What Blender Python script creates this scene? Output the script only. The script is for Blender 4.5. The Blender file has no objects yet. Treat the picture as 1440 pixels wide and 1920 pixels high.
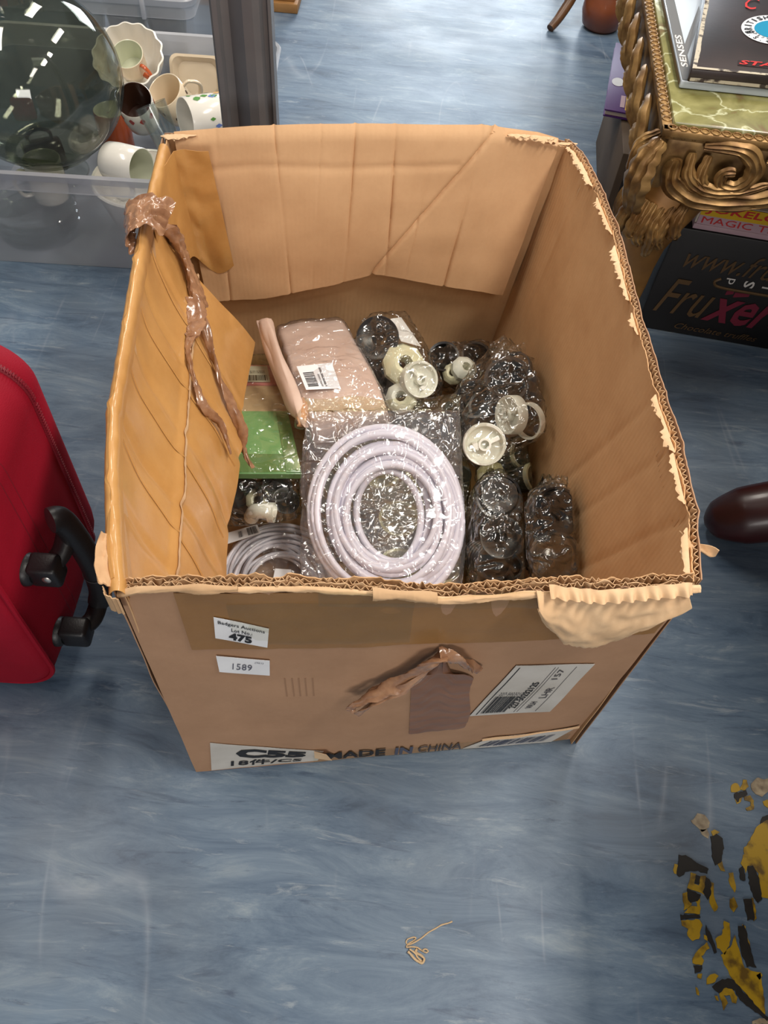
import bpy, bmesh, math, random
import numpy as np
from mathutils import Vector, Matrix, noise

# ------------------------------------------------------------------ camera, world, lights, exposure
scene = bpy.context.scene
COL = scene.collection
PI = math.pi
CAM_H, PITCH, ROLL, FPX = 1.25, math.radians(55), math.radians(6), 1500.0
_f = Vector((0, math.cos(PITCH), -math.sin(PITCH)))
_u0 = Vector((0, math.sin(PITCH), math.cos(PITCH)))
_r = Vector((1, 0, 0)) * math.cos(ROLL) + _u0 * math.sin(ROLL)
_u = _u0 * math.cos(ROLL) - Vector((1, 0, 0)) * math.sin(ROLL)
cam_data = bpy.data.cameras.new('camera')
cam = bpy.data.objects.new('camera', cam_data)
COL.objects.link(cam)
cam_data.sensor_fit = 'VERTICAL'
cam_data.sensor_height = 36.0
cam_data.lens = 36.0 * FPX / 1920.0
cam_data.clip_start = 0.02
cam.matrix_world = Matrix((( _r.x, _u.x, -_f.x, 0), (_r.y, _u.y, -_f.y, 0), (_r.z, _u.z, -_f.z, CAM_H), (0, 0, 0, 1)))
scene.camera = cam

world = bpy.data.worlds.new('world')
scene.world = world
world.use_nodes = True
world.node_tree.nodes['Background'].inputs[0].default_value = (0.92, 0.95, 1.0, 1)
world.node_tree.nodes['Background'].inputs[1].default_value = 0.055

def lamp(name, loc, size, energy, col, aim=None):
    d = bpy.data.lights.new(name, 'AREA')
    d.shape = 'RECTANGLE'; d.size, d.size_y = size
    d.energy = energy; d.color = col
    o = bpy.data.objects.new(name, d); COL.objects.link(o)
    o.location = loc
    if aim:
        o.rotation_euler = (Vector(aim) - Vector(loc)).to_track_quat('-Z', 'Y').to_euler()
    return o
# ceiling strip lights of the sale room, and the window far down the aisle
for i, (x, y, e) in enumerate(((1.2, 0.45, 32), (0.95, 2.4, 17), (-0.6, 3.0, 19), (-1.5, 0.9, 12), (0.85, -1.2, 9))):
    lamp('ceiling_panel', (x, y, 2.75), (0.30, 1.2), e, (1.0, 0.93, 0.84))
lamp('far_window', (0.3, 6.5, 1.5), (1.6, 1.3), 62, (0.85, 0.93, 1.0), aim=(0, 2.0, 0))
lamp('front_fill', (0.4, -4.4, 1.6), (1.8, 1.4), 40, (1.0, 0.96, 0.92), aim=(0, 0.4, 0.3))  # added fill light for the carton's front wall, not a known window
vs = scene.view_settings
vs.view_transform = 'Standard'; vs.look = 'None'; vs.gamma = 1.0; vs.use_curve_mapping = False
vs.exposure = 1.0
scene.cycles.transparent_max_bounces = 32
scene.cycles.max_bounces = 10

# ------------------------------------------------------------------ helpers
def at(px, py, z=0.0):
    """the point at height z that lies on the photograph's line of sight (px, py)"""
    d = _f + _r * ((px - 720) / FPX) - _u * ((py - 960) / FPX)
    return Vector((0, 0, CAM_H)) + d * ((z - CAM_H) / d.z)

BA = math.radians(11)
BO = Vector((-0.245, 0.355, 0))
def L(px, py, z):
    """the same, in the cardboard box's own axes"""
    q = at(px, py, z) - BO
    c, s = math.cos(BA), math.sin(BA)
    return Vector((q.x * c + q.y * s, -q.x * s + q.y * c, q.z))

def lin(c):
    return tuple(((v / 255) / 12.92 if v / 255 <= 0.04045 else ((v / 255 + 0.055) / 1.055) ** 2.4) for v in c) + (1.0,)

def new_mat(name):
    m = bpy.data.materials.new(name); m.use_nodes = True
    nt = m.node_tree
    return m, nt, nt.nodes['Principled BSDF']

def N(nt, kind, **kw):
    n = nt.nodes.new(kind)
    for k, v in kw.items():
        if k.startswith('i_'):
            n.inputs[k[2:].replace('_', ' ')].default_value = v
        else:
            setattr(n, k, v)
    return n

def ramp(nt, fac, stops):
    r = nt.nodes.new('ShaderNodeValToRGB')
    e = r.color_ramp.elements
    e[0].position, e[0].color = stops[0]
    e[1].position, e[1].color = stops[1]
    for p, c in stops[2:]:
        x = e.new(p); x.color = c
    nt.links.new(fac, r.inputs[0])
    return r

def mat(name, col, rough=0.5, metal=0.0, col2=None, nscale=8.0, stretch=(1, 1, 1), bump=0.0, bscale=60.0, bstretch=None,
        coat=0.0, spec=0.5, detail=5.0, lo=0.35, hi=0.65, bdist=0.002, alpha=1.0, trans=0.0, uv=False, sheen=0.0):
    m, nt, b = new_mat(name)
    b.inputs['Roughness'].default_value = rough
    b.inputs['Metallic'].default_value = metal
    b.inputs['Coat Weight'].default_value = coat
    b.inputs['Coat Roughness'].default_value = 0.12
    b.inputs['Specular IOR Level'].default_value = spec
    b.inputs['Transmission Weight'].default_value = trans
    b.inputs['Sheen Weight'].default_value = sheen
    b.inputs['Alpha'].default_value = alpha
    tc = nt.nodes.new('ShaderNodeTexCoord')
    src = tc.outputs['UV' if uv else 'Object']
    if col2 is None:
        b.inputs['Base Color'].default_value = lin(col)
    else:
        mp = N(nt, 'ShaderNodeMapping'); mp.inputs['Scale'].default_value = stretch
        nt.links.new(src, mp.inputs[0])
        n = N(nt, 'ShaderNodeTexNoise'); n.inputs['Scale'].default_value = nscale; n.inputs['Detail'].default_value = detail
        nt.links.new(mp.outputs[0], n.inputs['Vector'])
        r = ramp(nt, n.outputs[0], [(lo, lin(col)), (hi, lin(col2))])
        nt.links.new(r.outputs[0], b.inputs['Base Color'])
    if bump:
        mp2 = N(nt, 'ShaderNodeMapping'); mp2.inputs['Scale'].default_value = bstretch or (1, 1, 1)
        nt.links.new(src, mp2.inputs[0])
        n2 = N(nt, 'ShaderNodeTexNoise'); n2.inputs['Scale'].default_value = bscale; n2.inputs['Detail'].default_value = 4
        nt.links.new(mp2.outputs[0], n2.inputs['Vector'])
        bp = N(nt, 'ShaderNodeBump'); bp.inputs['Strength'].default_value = bump; bp.inputs['Distance'].default_value = bdist
        nt.links.new(n2.outputs[0], bp.inputs['Height'])
        nt.links.new(bp.outputs[0], b.inputs['Normal'])
    return m

def empty(name, loc=(0, 0, 0), rz=0.0):
    o = bpy.data.objects.new(name, None); COL.objects.link(o)
    o.location = loc; o.rotation_euler = (0, 0, rz); o.empty_display_size = 0.05
    return o

def tag(o, label, cat, group=None, kind=None):
    o['label'] = label
    if cat: o['category'] = cat
    if group: o['group'] = group
    if kind: o['kind'] = kind
    return o

def thing(name, label, cat, loc=(0, 0, 0), rz=0.0, group=None):
    return tag(empty(name, loc, rz), label, cat, group)

def mesh(name, verts, faces, m, parent=None, smooth=True, uv=None, label=None, angle=None):
    me = bpy.data.meshes.new(name)
    me.from_pydata([tuple(v) for v in verts], [], faces)
    me.update()
    if uv is not None:
        lay = me.uv_layers.new(name='UVMap')
        for lp in me.loops:
            lay.data[lp.index].uv = uv[lp.vertex_index]
    if smooth:
        me.polygons.foreach_set('use_smooth', [True] * len(me.polygons))
        if angle: me.set_sharp_from_angle(angle=math.radians(angle))
    if m: me.materials.append(m)
    o = bpy.data.objects.new(name, me); COL.objects.link(o)
    if parent: o.parent = parent
    if label: o['label'] = label
    return o

class G:
    """collects simple shapes into one mesh"""
    def __init__(s): s.v = []; s.f = []
    def add(s, v, f):
        k = len(s.v); s.v += [Vector(p) for p in v]; s.f += [tuple(i + k for i in q) for q in f]; return s
    def box(s, lo, hi, mtx=None):
        x0, y0, z0 = lo; x1, y1, z1 = hi
        v = [Vector(p) for p in ((x0,y0,z0),(x1,y0,z0),(x1,y1,z0),(x0,y1,z0),(x0,y0,z1),(x1,y0,z1),(x1,y1,z1),(x0,y1,z1))]
        if mtx: v = [mtx @ p for p in v]
        return s.add(v, [(0,3,2,1),(4,5,6,7),(0,1,5,4),(1,2,6,5),(2,3,7,6),(3,0,4,7)])
    def rbox(s, lo, hi, r, mtx=None, seg=2):
        bm = bmesh.new(); bmesh.ops.create_cube(bm, size=1.0)
        lo = Vector(lo); hi = Vector(hi); c = (lo + hi) / 2; d = hi - lo
        for v in bm.verts: v.co = Vector((v.co.x * d.x, v.co.y * d.y, v.co.z * d.z)) + c
        bmesh.ops.bevel(bm, geom=list(bm.edges), offset=r, segments=seg, profile=0.5, affect='EDGES')
        return s.bm(bm, mtx)
    def bm(s, bm, mtx=None):
        bm.verts.index_update()
        v = [(mtx @ p.co) if mtx else p.co.copy() for p in bm.verts]
        f = [tuple(q.index for q in fc.verts) for fc in bm.faces]
        bm.free(); return s.add(v, f)
    def tube(s, pts, rad, n=10, closed=False, flat=1.0, twist=0.0, cap=True):
        v, f = tube_geo(pts, rad, n, closed, flat, twist, cap); return s.add(v, f)
    def lathe(s, prof, n=28, mtx=None, closed=False):
        v = []; f = []
        k = len(prof)
        for i in range(n):
            a = 2 * PI * i / n
            for r, z in prof: v.append(Vector((r * math.cos(a), r * math.sin(a), z)))
        for i in range(n):
            j = (i + 1) % n
            for q in range(k if closed else k - 1):
                q2 = (q + 1) % k
                f.append((i*k+q, j*k+q, j*k+q2, i*k+q2))
        if mtx: v = [mtx @ p for p in v]
        return s.add(v, f)
    def obj(s, name, m, parent=None, smooth=True, label=None, angle=40):
        return mesh(name, s.v, s.f, m, parent, smooth, None, label, angle)

def tube_geo(pts, rad, n=10, closed=False, flat=1.0, twist=0.0, cap=True):
    pts = [Vector(p) for p in pts]; k = len(pts)
    R = rad if hasattr(rad, '__len__') else [rad] * k
    v = []; f = []
    up = Vector((0.13, 0.21, 0.97)).normalized(); prev = None
    for i, p in enumerate(pts):
        if closed: t = pts[(i + 1) % k] - pts[i - 1]
        else: t = pts[min(i + 1, k - 1)] - pts[max(i - 1, 0)]
        t = t.normalized() if t.length > 1e-9 else Vector((0, 0, 1))
        if prev is None:
            a = t.cross(up)
            if a.length < 1e-3: a = t.cross(Vector((1, 0, 0)))
            a.normalize()
        else:
            a = prev - t * prev.dot(t)
            a = a.normalized() if a.length > 1e-6 else t.orthogonal().normalized()
        prev = a
        b = t.cross(a)
        tw = twist * i / max(1, k - 1)
        for j in range(n):
            th = 2 * PI * j / n
            x, y = math.cos(th) * R[i], math.sin(th) * R[i] * flat
            c, s_ = math.cos(tw), math.sin(tw)
            v.append(p + a * (x * c - y * s_) + b * (x * s_ + y * c))
    for i in range(k if closed else k - 1):
        i2 = (i + 1) % k
        for j in range(n):
            j2 = (j + 1) % n
            f.append((i*n+j, i*n+j2, i2*n+j2, i2*n+j))
    if cap and not closed:
        f.append(tuple(range(n))[::-1]); f.append(tuple((k-1)*n + j for j in range(n)))
    return v, f

def spline(pts, per=8, closed=False):
    """Catmull-Rom through pts (Vectors or tuples of any length)"""
    P = [np.array(p, float) for p in pts]; k = len(P); out = []
    for i in range(k if closed else k - 1):
        g = (lambda q: P[q % k]) if closed else (lambda q: P[min(max(q, 0), k - 1)])
        p0, p1, p2, p3 = g(i-1), g(i), g(i+1), g(i+2)
        for s in range(per):
            t = s / per
            out.append(0.5*((2*p1)+(-p0+p2)*t+(2*p0-5*p1+4*p2-p3)*t*t+(-p0+3*p1-3*p2+p3)*t**3))
    if not closed: out.append(P[-1])
    return [Vector(tuple(o)) if len(o) <= 4 else o for o in out]

def interp(tab, x):
    return float(np.interp(x, [t[0] for t in tab], [t[1] for t in tab]))

def sheet_geo(fn, nu, nv, t=0.0, lu=1.0, lv=1.0, off=0.0):
    P = [[Vector(fn(i / nu, j / nv)) for j in range(nv + 1)] for i in range(nu + 1)]
    Nn = []
    for i in range(nu + 1):
        for j in range(nv + 1):
            du = P[min(i+1, nu)][j] - P[max(i-1, 0)][j]; dv = P[i][min(j+1, nv)] - P[i][max(j-1, 0)]
            n = du.cross(dv); Nn.append(n.normalized() if n.length > 1e-12 else Vector((0, 0, 1)))
    fl = [p for row in P for p in row]; w = nv + 1; K = len(fl)
    uv = [(lu * i / nu, lv * j / nv) for i in range(nu + 1) for j in range(nv + 1)]
    idx = lambda i, j: i * w + j
    F = [(idx(i,j), idx(i+1,j), idx(i+1,j+1), idx(i,j+1)) for i in range(nu) for j in range(nv)]
    if t <= 0: return [p + n * off for p, n in zip(fl, Nn)], F, uv
    V = [p + n * (off + t/2) for p, n in zip(fl, Nn)] + [p + n * (off - t/2) for p, n in zip(fl, Nn)]
    F2 = F + [tuple(K + q for q in fc[::-1]) for fc in F]
    for i in range(nu):
        F2 += [(idx(i+1,0), idx(i,0), K+idx(i,0), K+idx(i+1,0)), (idx(i,nv), idx(i+1,nv), K+idx(i+1,nv), K+idx(i,nv))]
    for j in range(nv):
        F2 += [(idx(0,j), idx(0,j+1), K+idx(0,j+1), K+idx(0,j)), (idx(nu,j+1), idx(nu,j), K+idx(nu,j), K+idx(nu,j+1))]
    return V, F2, uv + uv

def sheet(name, fn, nu, nv, m, parent, t=0.0, lu=1.0, lv=1.0, off=0.0, label=None, smooth=True):
    v, f, uv = sheet_geo(fn, nu, nv, t, lu, lv, off)
    return mesh(name, v, f, m, parent, smooth, uv, label, 50 if smooth else None)

def bil(a, b, c, d):
    a, b, c, d = Vector(a), Vector(b), Vector(c), Vector(d)   # bottom-left, bottom-right, top-right, top-left
    return lambda u, v: (a*(1-u) + b*u)*(1-v) + (d*(1-u) + c*u)*v

def n_at(fn, u, v):
    e = 1e-3
    n = (fn(u+e, v) - fn(u-e, v)).cross(fn(u, v+e) - fn(u, v-e))
    return n.normalized()

def text_on(fn, s, rect, m, parent, name='lettering', shear=0.0, weight=0.0, lift=0.0012, rot=0, label=None, squeeze=True):
    """lettering s fitted into rect (u0, v0, u1, v1) of the surface fn"""
    cu = bpy.data.curves.new('t', 'FONT'); cu.body = s; cu.shear = shear; cu.offset = weight
    cu.resolution_u = 2; cu.fill_mode = 'FRONT'
    to = bpy.data.objects.new('t', cu)
    me = bpy.data.meshes.new_from_object(to)
    bpy.data.objects.remove(to); bpy.data.curves.remove(cu)
    pts = [Vector((v.co.x, v.co.y)) for v in me.vertices]
    if rot == 90: pts = [Vector((-p.y, p.x)) for p in pts]
    if rot == -90: pts = [Vector((p.y, -p.x)) for p in pts]
    x0 = min(p.x for p in pts); x1 = max(p.x for p in pts); y0 = min(p.y for p in pts); y1 = max(p.y for p in pts)
    u0, v0, u1, v1 = rect
    vs_ = []
    for p in pts:
        u = u0 + (u1-u0)*(p.x-x0)/(x1-x0); v = v0 + (v1-v0)*(p.y-y0)/max(1e-6, y1-y0)
        vs_.append(fn(u, v) + n_at(fn, u, v)*lift)
    fs = [tuple(pl.vertices) for pl in me.polygons]
    bpy.data.meshes.remove(me)
    return mesh(name, vs_, fs, m, parent, False, None, label)

def bars_on(fn, rect, m, parent, n=26, seed=1, lift=0.0012, horiz=False, name='barcode'):
    rnd = random.Random(seed); u0, v0, u1, v1 = rect; v = []; f = []
    x = 0.0; ws = []
    for i in range(n): ws.append((rnd.choice((1, 1, 2, 3)), rnd.choice((1, 1, 2))))
    tot = sum(a + b for a, b in ws); x = 0
    for a, b in ws:
        s0, s1 = x/tot, (x+a)/tot; x += a + b
        if horiz: q = [(u0, v0+(v1-v0)*s0), (u1, v0+(v1-v0)*s0), (u1, v0+(v1-v0)*s1), (u0, v0+(v1-v0)*s1)]
        else: q = [(u0+(u1-u0)*s0, v0), (u0+(u1-u0)*s1, v0), (u0+(u1-u0)*s1, v1), (u0+(u1-u0)*s0, v1)]
        k = len(v); v += [fn(*p) + n_at(fn, *p)*lift for p in q]; f.append((k, k+1, k+2, k+3))
    return mesh(name, v, f, m, parent, False)

def rag(s, seed, fr=60.0):
    return 0.6*noise.noise(Vector((s*fr, seed*7.3, 1.7))) + 0.4*noise.noise(Vector((s*fr*3.1, seed*3.1, 4.2)))

def hull_planes(pts):
    bm = bmesh.new()
    for p in pts: bm.verts.new(p)
    r = bmesh.ops.convex_hull(bm, input=bm.verts)
    bm.normal_update()
    out = []
    c = sum((Vector(p) for p in pts), Vector()) / len(pts)
    for f in bm.faces:
        n = f.normal.copy()
        if n.length < 0.5: continue
        h = n.dot(f.verts[0].co - c)
        if h < 0: n, h = -n, -h
        out.append((n.x, n.y, n.z, h))
    bm.free()
    return c, np.array(out)

_ico = {}
def ico(sub):
    if sub not in _ico:
        bm = bmesh.new(); bmesh.ops.create_icosphere(bm, subdivisions=sub, radius=1.0)
        bm.verts.index_update()
        _ico[sub] = (np.array([v.co[:] for v in bm.verts]), [tuple(v.index for v in f.verts) for f in bm.faces]); bm.free()
    return _ico[sub]

def inside(v):
    """keep a point of the bagged goods within the carton's walls"""
    v.z = max(v.z, 0.009); v.y = min(max(v.y, 0.020), 0.822)
    v.x = min(max(v.x, 0.006), 0.588 + 0.055*v.z)

def film(name, pts, m, parent, pad=0.004, crumple=0.006, seed=1, sub=6, freq=28.0, floor=None, label=None):
    """crumpled clear bag to be shrunk round the points once all the goods are in place"""
    FILMS.append((name, [Vector(p) for p in pts], m, parent, pad, crumple, seed, sub, freq, floor, label))

FILMS = []
BASES = {}
def make_film(name, pts, m, parent, pad, crumple, seed, sub, freq, floor, label, planes):
    c, pl = hull_planes(pts)
    d, faces = ico(sub)
    # squash the directions by the cloud's extents so long bags are sampled evenly
    ext = np.array([max(abs(p[i]-c[i]) for p in pts) for i in range(3)]) + 1e-3
    d = d * ext; d = d / np.linalg.norm(d, axis=1)[:, None]
    dots = d @ pl[:, :3].T
    with np.errstate(divide='ignore', invalid='ignore'):
        t = np.where(dots > 1e-4, (pl[:, 3] + pad) / dots, 1e9)
    # soft minimum rounds the edges a little
    t = np.sort(t, axis=1)[:, :3]
    w = np.exp(-(t - t[:, :1]) / 0.006)
    rr = t[:, 0] - 0.35*0.006*(np.log(w.sum(axis=1)))
    V = []
    o = Vector((seed*3.7, seed*1.9, seed*5.3))
    for di, r in zip(d, rr):
        di = Vector(di); p = di * float(r)
        q = p * freq + o
        q = Vector((q.x*0.55 + q.y*0.35, q.y - 0.3*q.x, q.z))
        n1 = 1 - abs(noise.noise(q))*3.0
        n2 = 1 - abs(noise.noise(q*2.3 + o))*3.0
        n3 = noise.noise(q*0.45)
        V.append(c + p + di*crumple*(0.55*n1 + 0.38*n2 + 0.7*n3))
    for v in V: settle(v, planes)
    o = mesh(name, V, faces, m, parent, True, None, label)
    o.location = -BASES[parent.name]
    return o

def settle(v, planes):
    """press a point back behind the faces where its bag meets its neighbours and the carton"""
    for _ in range(60):
        hit = False
        for n, c in planes:
            e = v.x*n[0] + v.y*n[1] + v.z*n[2] - c
            if e > 1e-6: hit = True; v.x -= n[0]*e; v.y -= n[1]*e; v.z -= n[2]*e
        inside(v)
        if not hit: break

def contact_planes(clouds):
    """for every pair of bags the plane midway between their goods"""
    rg = np.random.default_rng(4)
    D = rg.normal(size=(2500, 3)); D /= np.linalg.norm(D, axis=1)[:, None]
    hi = {k: (p @ D.T).max(0) for k, p in clouds.items()}; lo = {k: (p @ D.T).min(0) for k, p in clouds.items()}
    out = {k: [] for k in clouds}; keys = list(clouds)
    for i, a in enumerate(keys):
        for b in keys[i+1:]:
            s = lo[b] - hi[a]; j = s.argmax(); d = D[j]; best = s[j]
            if best > 0.30: continue
            A, B = clouds[a], clouds[b]
            for sc_ in (0.1, 0.03, 0.01):
                E = d + rg.normal(size=(250, 3))*sc_; E /= np.linalg.norm(E, axis=1)[:, None]
                t = (B @ E.T).min(0) - (A @ E.T).max(0); j = t.argmax()
                if t[j] > best: best = t[j]; d = E[j]
            c = ((A @ d).max() + (B @ d).min())/2
            out[a].append((tuple(map(float, d)), float(c) - 0.0008))
            out[b].append((tuple(map(float, -d)), float(-c) - 0.0008))
    return out

def mtx_to(pos, axis, scale=1.0, spin=0.0):
    q = Vector(axis).normalized().to_track_quat('Z', 'Y').to_matrix().to_4x4()
    return Matrix.Translation(Vector(pos)) @ q @ Matrix.Rotation(spin, 4, 'Z') @ Matrix.Scale(scale, 4)

# ------------------------------------------------------------------ materials
def floor_material():
    m, nt, b = new_mat('vinyl_floor')
    tc = nt.nodes.new('ShaderNodeTexCoord')
    def nz(scale, st, det=6, rough=0.6, rz=0.0, dist=0.0):
        mp = N(nt, 'ShaderNodeMapping'); mp.inputs['Scale'].default_value = st; mp.inputs['Rotation'].default_value = (0, 0, rz)
        nt.links.new(tc.outputs['Object'], mp.inputs[0])
        n = N(nt, 'ShaderNodeTexNoise'); n.inputs['Scale'].default_value = scale; n.inputs['Detail'].default_value = det; n.inputs['Roughness'].default_value = rough; n.inputs['Distortion'].default_value = dist
        nt.links.new(mp.outputs[0], n.inputs['Vector']); return n.outputs[0]
    def mix(fac, a, bb, mode='MIX'):
        x = N(nt, 'ShaderNodeMix', data_type='RGBA', blend_type=mode)
        if isinstance(fac, float): x.inputs[0].default_value = fac
        else: nt.links.new(fac, x.inputs[0])
        for s, q in ((6, a), (7, bb)):
            if isinstance(q, tuple): x.inputs[s].default_value = q
            else: nt.links.new(q, x.inputs[s])
        return x.outputs[2]
    base = ramp(nt, nz(6.0, (0.7, 3.0, 1), 11, 0.74, 0.04, 0.8), [(0.30, lin((62, 80, 101))), (0.72, lin((138, 152, 162))), (0.43, lin((84, 104, 126))), (0.56, lin((103, 122, 141)))])
    fleck = ramp(nt, nz(19.0, (0.42, 2.5, 1), 9, 0.72, 0.08, 0.9), [(0.58, (0, 0, 0, 1)), (0.68, (1, 1, 1, 1))])
    dark = ramp(nt, nz(17.0, (0.36, 2.5, 1), 9, 0.72, -0.05, 0.9), [(0.57, (0, 0, 0, 1)), (0.69, (0.8, 0.8, 0.8, 1))])
    c1 = mix(dark.outputs[0], base.outputs[0], lin((58, 74, 98)))
    f2 = N(nt, 'ShaderNodeMath', operation='MULTIPLY'); nt.links.new(fleck.outputs[0], f2.inputs[0]); f2.inputs[1].default_value = 0.5
    c2 = mix(f2.outputs[0], c1, lin((158, 168, 174)))
    dirt = ramp(nt, nz(2.3, (1, 1, 1), 5, 0.6), [(0.48, (0, 0, 0, 1)), (0.75, (1, 1, 1, 1))])
    d2 = N(nt, 'ShaderNodeMath', operation='MULTIPLY'); nt.links.new(dirt.outputs[0], d2.inputs[0]); d2.inputs[1].default_value = 0.45
    c3 = mix(d2.outputs[0], c2, lin((100, 102, 104)))
    # long fine pale scratches
    def scratch(rz, sc_):
        sb = N(nt, 'ShaderNodeMath', operation='SUBTRACT'); nt.links.new(nz(sc_, (1.0, 0.16, 1), 1, 0.4, rz), sb.inputs[0]); sb.inputs[1].default_value = 0.5
        ab = N(nt, 'ShaderNodeMath', operation='ABSOLUTE'); nt.links.new(sb.outputs[0], ab.inputs[0])
        return ramp(nt, ab.outputs[0], [(0.0, (1, 1, 1, 1)), (0.006, (0, 0, 0, 1))]).outputs[0]
    msk = ramp(nt, nz(4.0, (1, 1, 1), 4), [(0.50, (0, 0, 0, 1)), (0.66, (0.28, 0.28, 0.28, 1))])
    ad = N(nt, 'ShaderNodeMath', operation='ADD'); nt.links.new(scratch(0.3, 5.0), ad.inputs[0]); nt.links.new(scratch(1.2, 3.4), ad.inputs[1])
    sm = N(nt, 'ShaderNodeMath', operation='MULTIPLY'); nt.links.new(ad.outputs[0], sm.inputs[0]); nt.links.new(msk.outputs[0], sm.inputs[1])
    c4 = mix(sm.outputs[0], c3, lin((176, 182, 190)))
    nt.links.new(c4, b.inputs['Base Color'])
    rr = ramp(nt, nz(3.0, (1, 2, 1)), [(0.3, (0.42, 0.42, 0.42, 1)), (0.7, (0.56, 0.56, 0.56, 1))])
    nt.links.new(rr.outputs[0], b.inputs['Roughness'])
    bp = N(nt, 'ShaderNodeBump'); bp.inputs['Strength'].default_value = 0.12; bp.inputs['Distance'].default_value = 0.002
    nt.links.new(nz(60.0, (1, 1, 1), 3), bp.inputs['Height']); nt.links.new(bp.outputs[0], b.inputs['Normal'])
    return m

def card_material(name, col, col2, wave=0.0, rough=0.8, wscale=39.0, wdepth=0.0006, coat=0.0, crease=0.0):
    """kraft liner: fibre mottling, faint washboard of the flutes (along U), soft creases"""
    m, nt, b = new_mat(name)
    tc = nt.nodes.new('ShaderNodeTexCoord')
    n1 = N(nt, 'ShaderNodeTexNoise'); n1.inputs['Scale'].default_value = 9; n1.inputs['Detail'].default_value = 8; n1.inputs['Roughness'].default_value = 0.7
    nt.links.new(tc.outputs['Object'], n1.inputs['Vector'])
    r1 = ramp(nt, n1.outputs[0], [(0.3, lin(col)), (0.7, lin(col2))])
    nt.links.new(r1.outputs[0], b.inputs['Base Color'])
    b.inputs['Roughness'].default_value = rough
    b.inputs['Specular IOR Level'].default_value = 0.3
    b.inputs['Coat Weight'].default_value = coat; b.inputs['Coat Roughness'].default_value = 0.16
    n2 = N(nt, 'ShaderNodeTexNoise'); n2.inputs['Scale'].default_value = 160; n2.inputs['Detail'].default_value = 4
    nt.links.new(tc.outputs['Object'], n2.inputs['Vector'])
    bp = N(nt, 'ShaderNodeBump'); bp.inputs['Strength'].default_value = 0.22; bp.inputs['Distance'].default_value = 0.0012
    nt.links.new(n2.outputs[0], bp.inputs['Height'])
    last = bp
    if wave:
        w = N(nt, 'ShaderNodeTexWave', wave_type='BANDS', bands_direction='X'); w.inputs['Scale'].default_value = wscale
        w.inputs['Distortion'].default_value = 0.6; w.inputs['Detail'].default_value = 1
        nt.links.new(tc.outputs['UV'], w.inputs['Vector'])
        b2 = N(nt, 'ShaderNodeBump'); b2.inputs['Strength'].default_value = wave; b2.inputs['Distance'].default_value = wdepth
        nt.links.new(w.outputs[0], b2.inputs['Height']); nt.links.new(last.outputs[0], b2.inputs['Normal']); last = b2
    if crease:
        n3 = N(nt, 'ShaderNodeTexNoise'); n3.inputs['Scale'].default_value = 11; n3.inputs['Detail'].default_value = 3; n3.inputs['Distortion'].default_value = 0.8
        nt.links.new(tc.outputs['Object'], n3.inputs['Vector'])
        b3 = N(nt, 'ShaderNodeBump'); b3.inputs['Strength'].default_value = crease; b3.inputs['Distance'].default_value = 0.01
        nt.links.new(n3.outputs[0], b3.inputs['Height']); nt.links.new(last.outputs[0], b3.inputs['Normal']); last = b3
    nt.links.new(last.outputs[0], b.inputs['Normal'])
    return m

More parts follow.
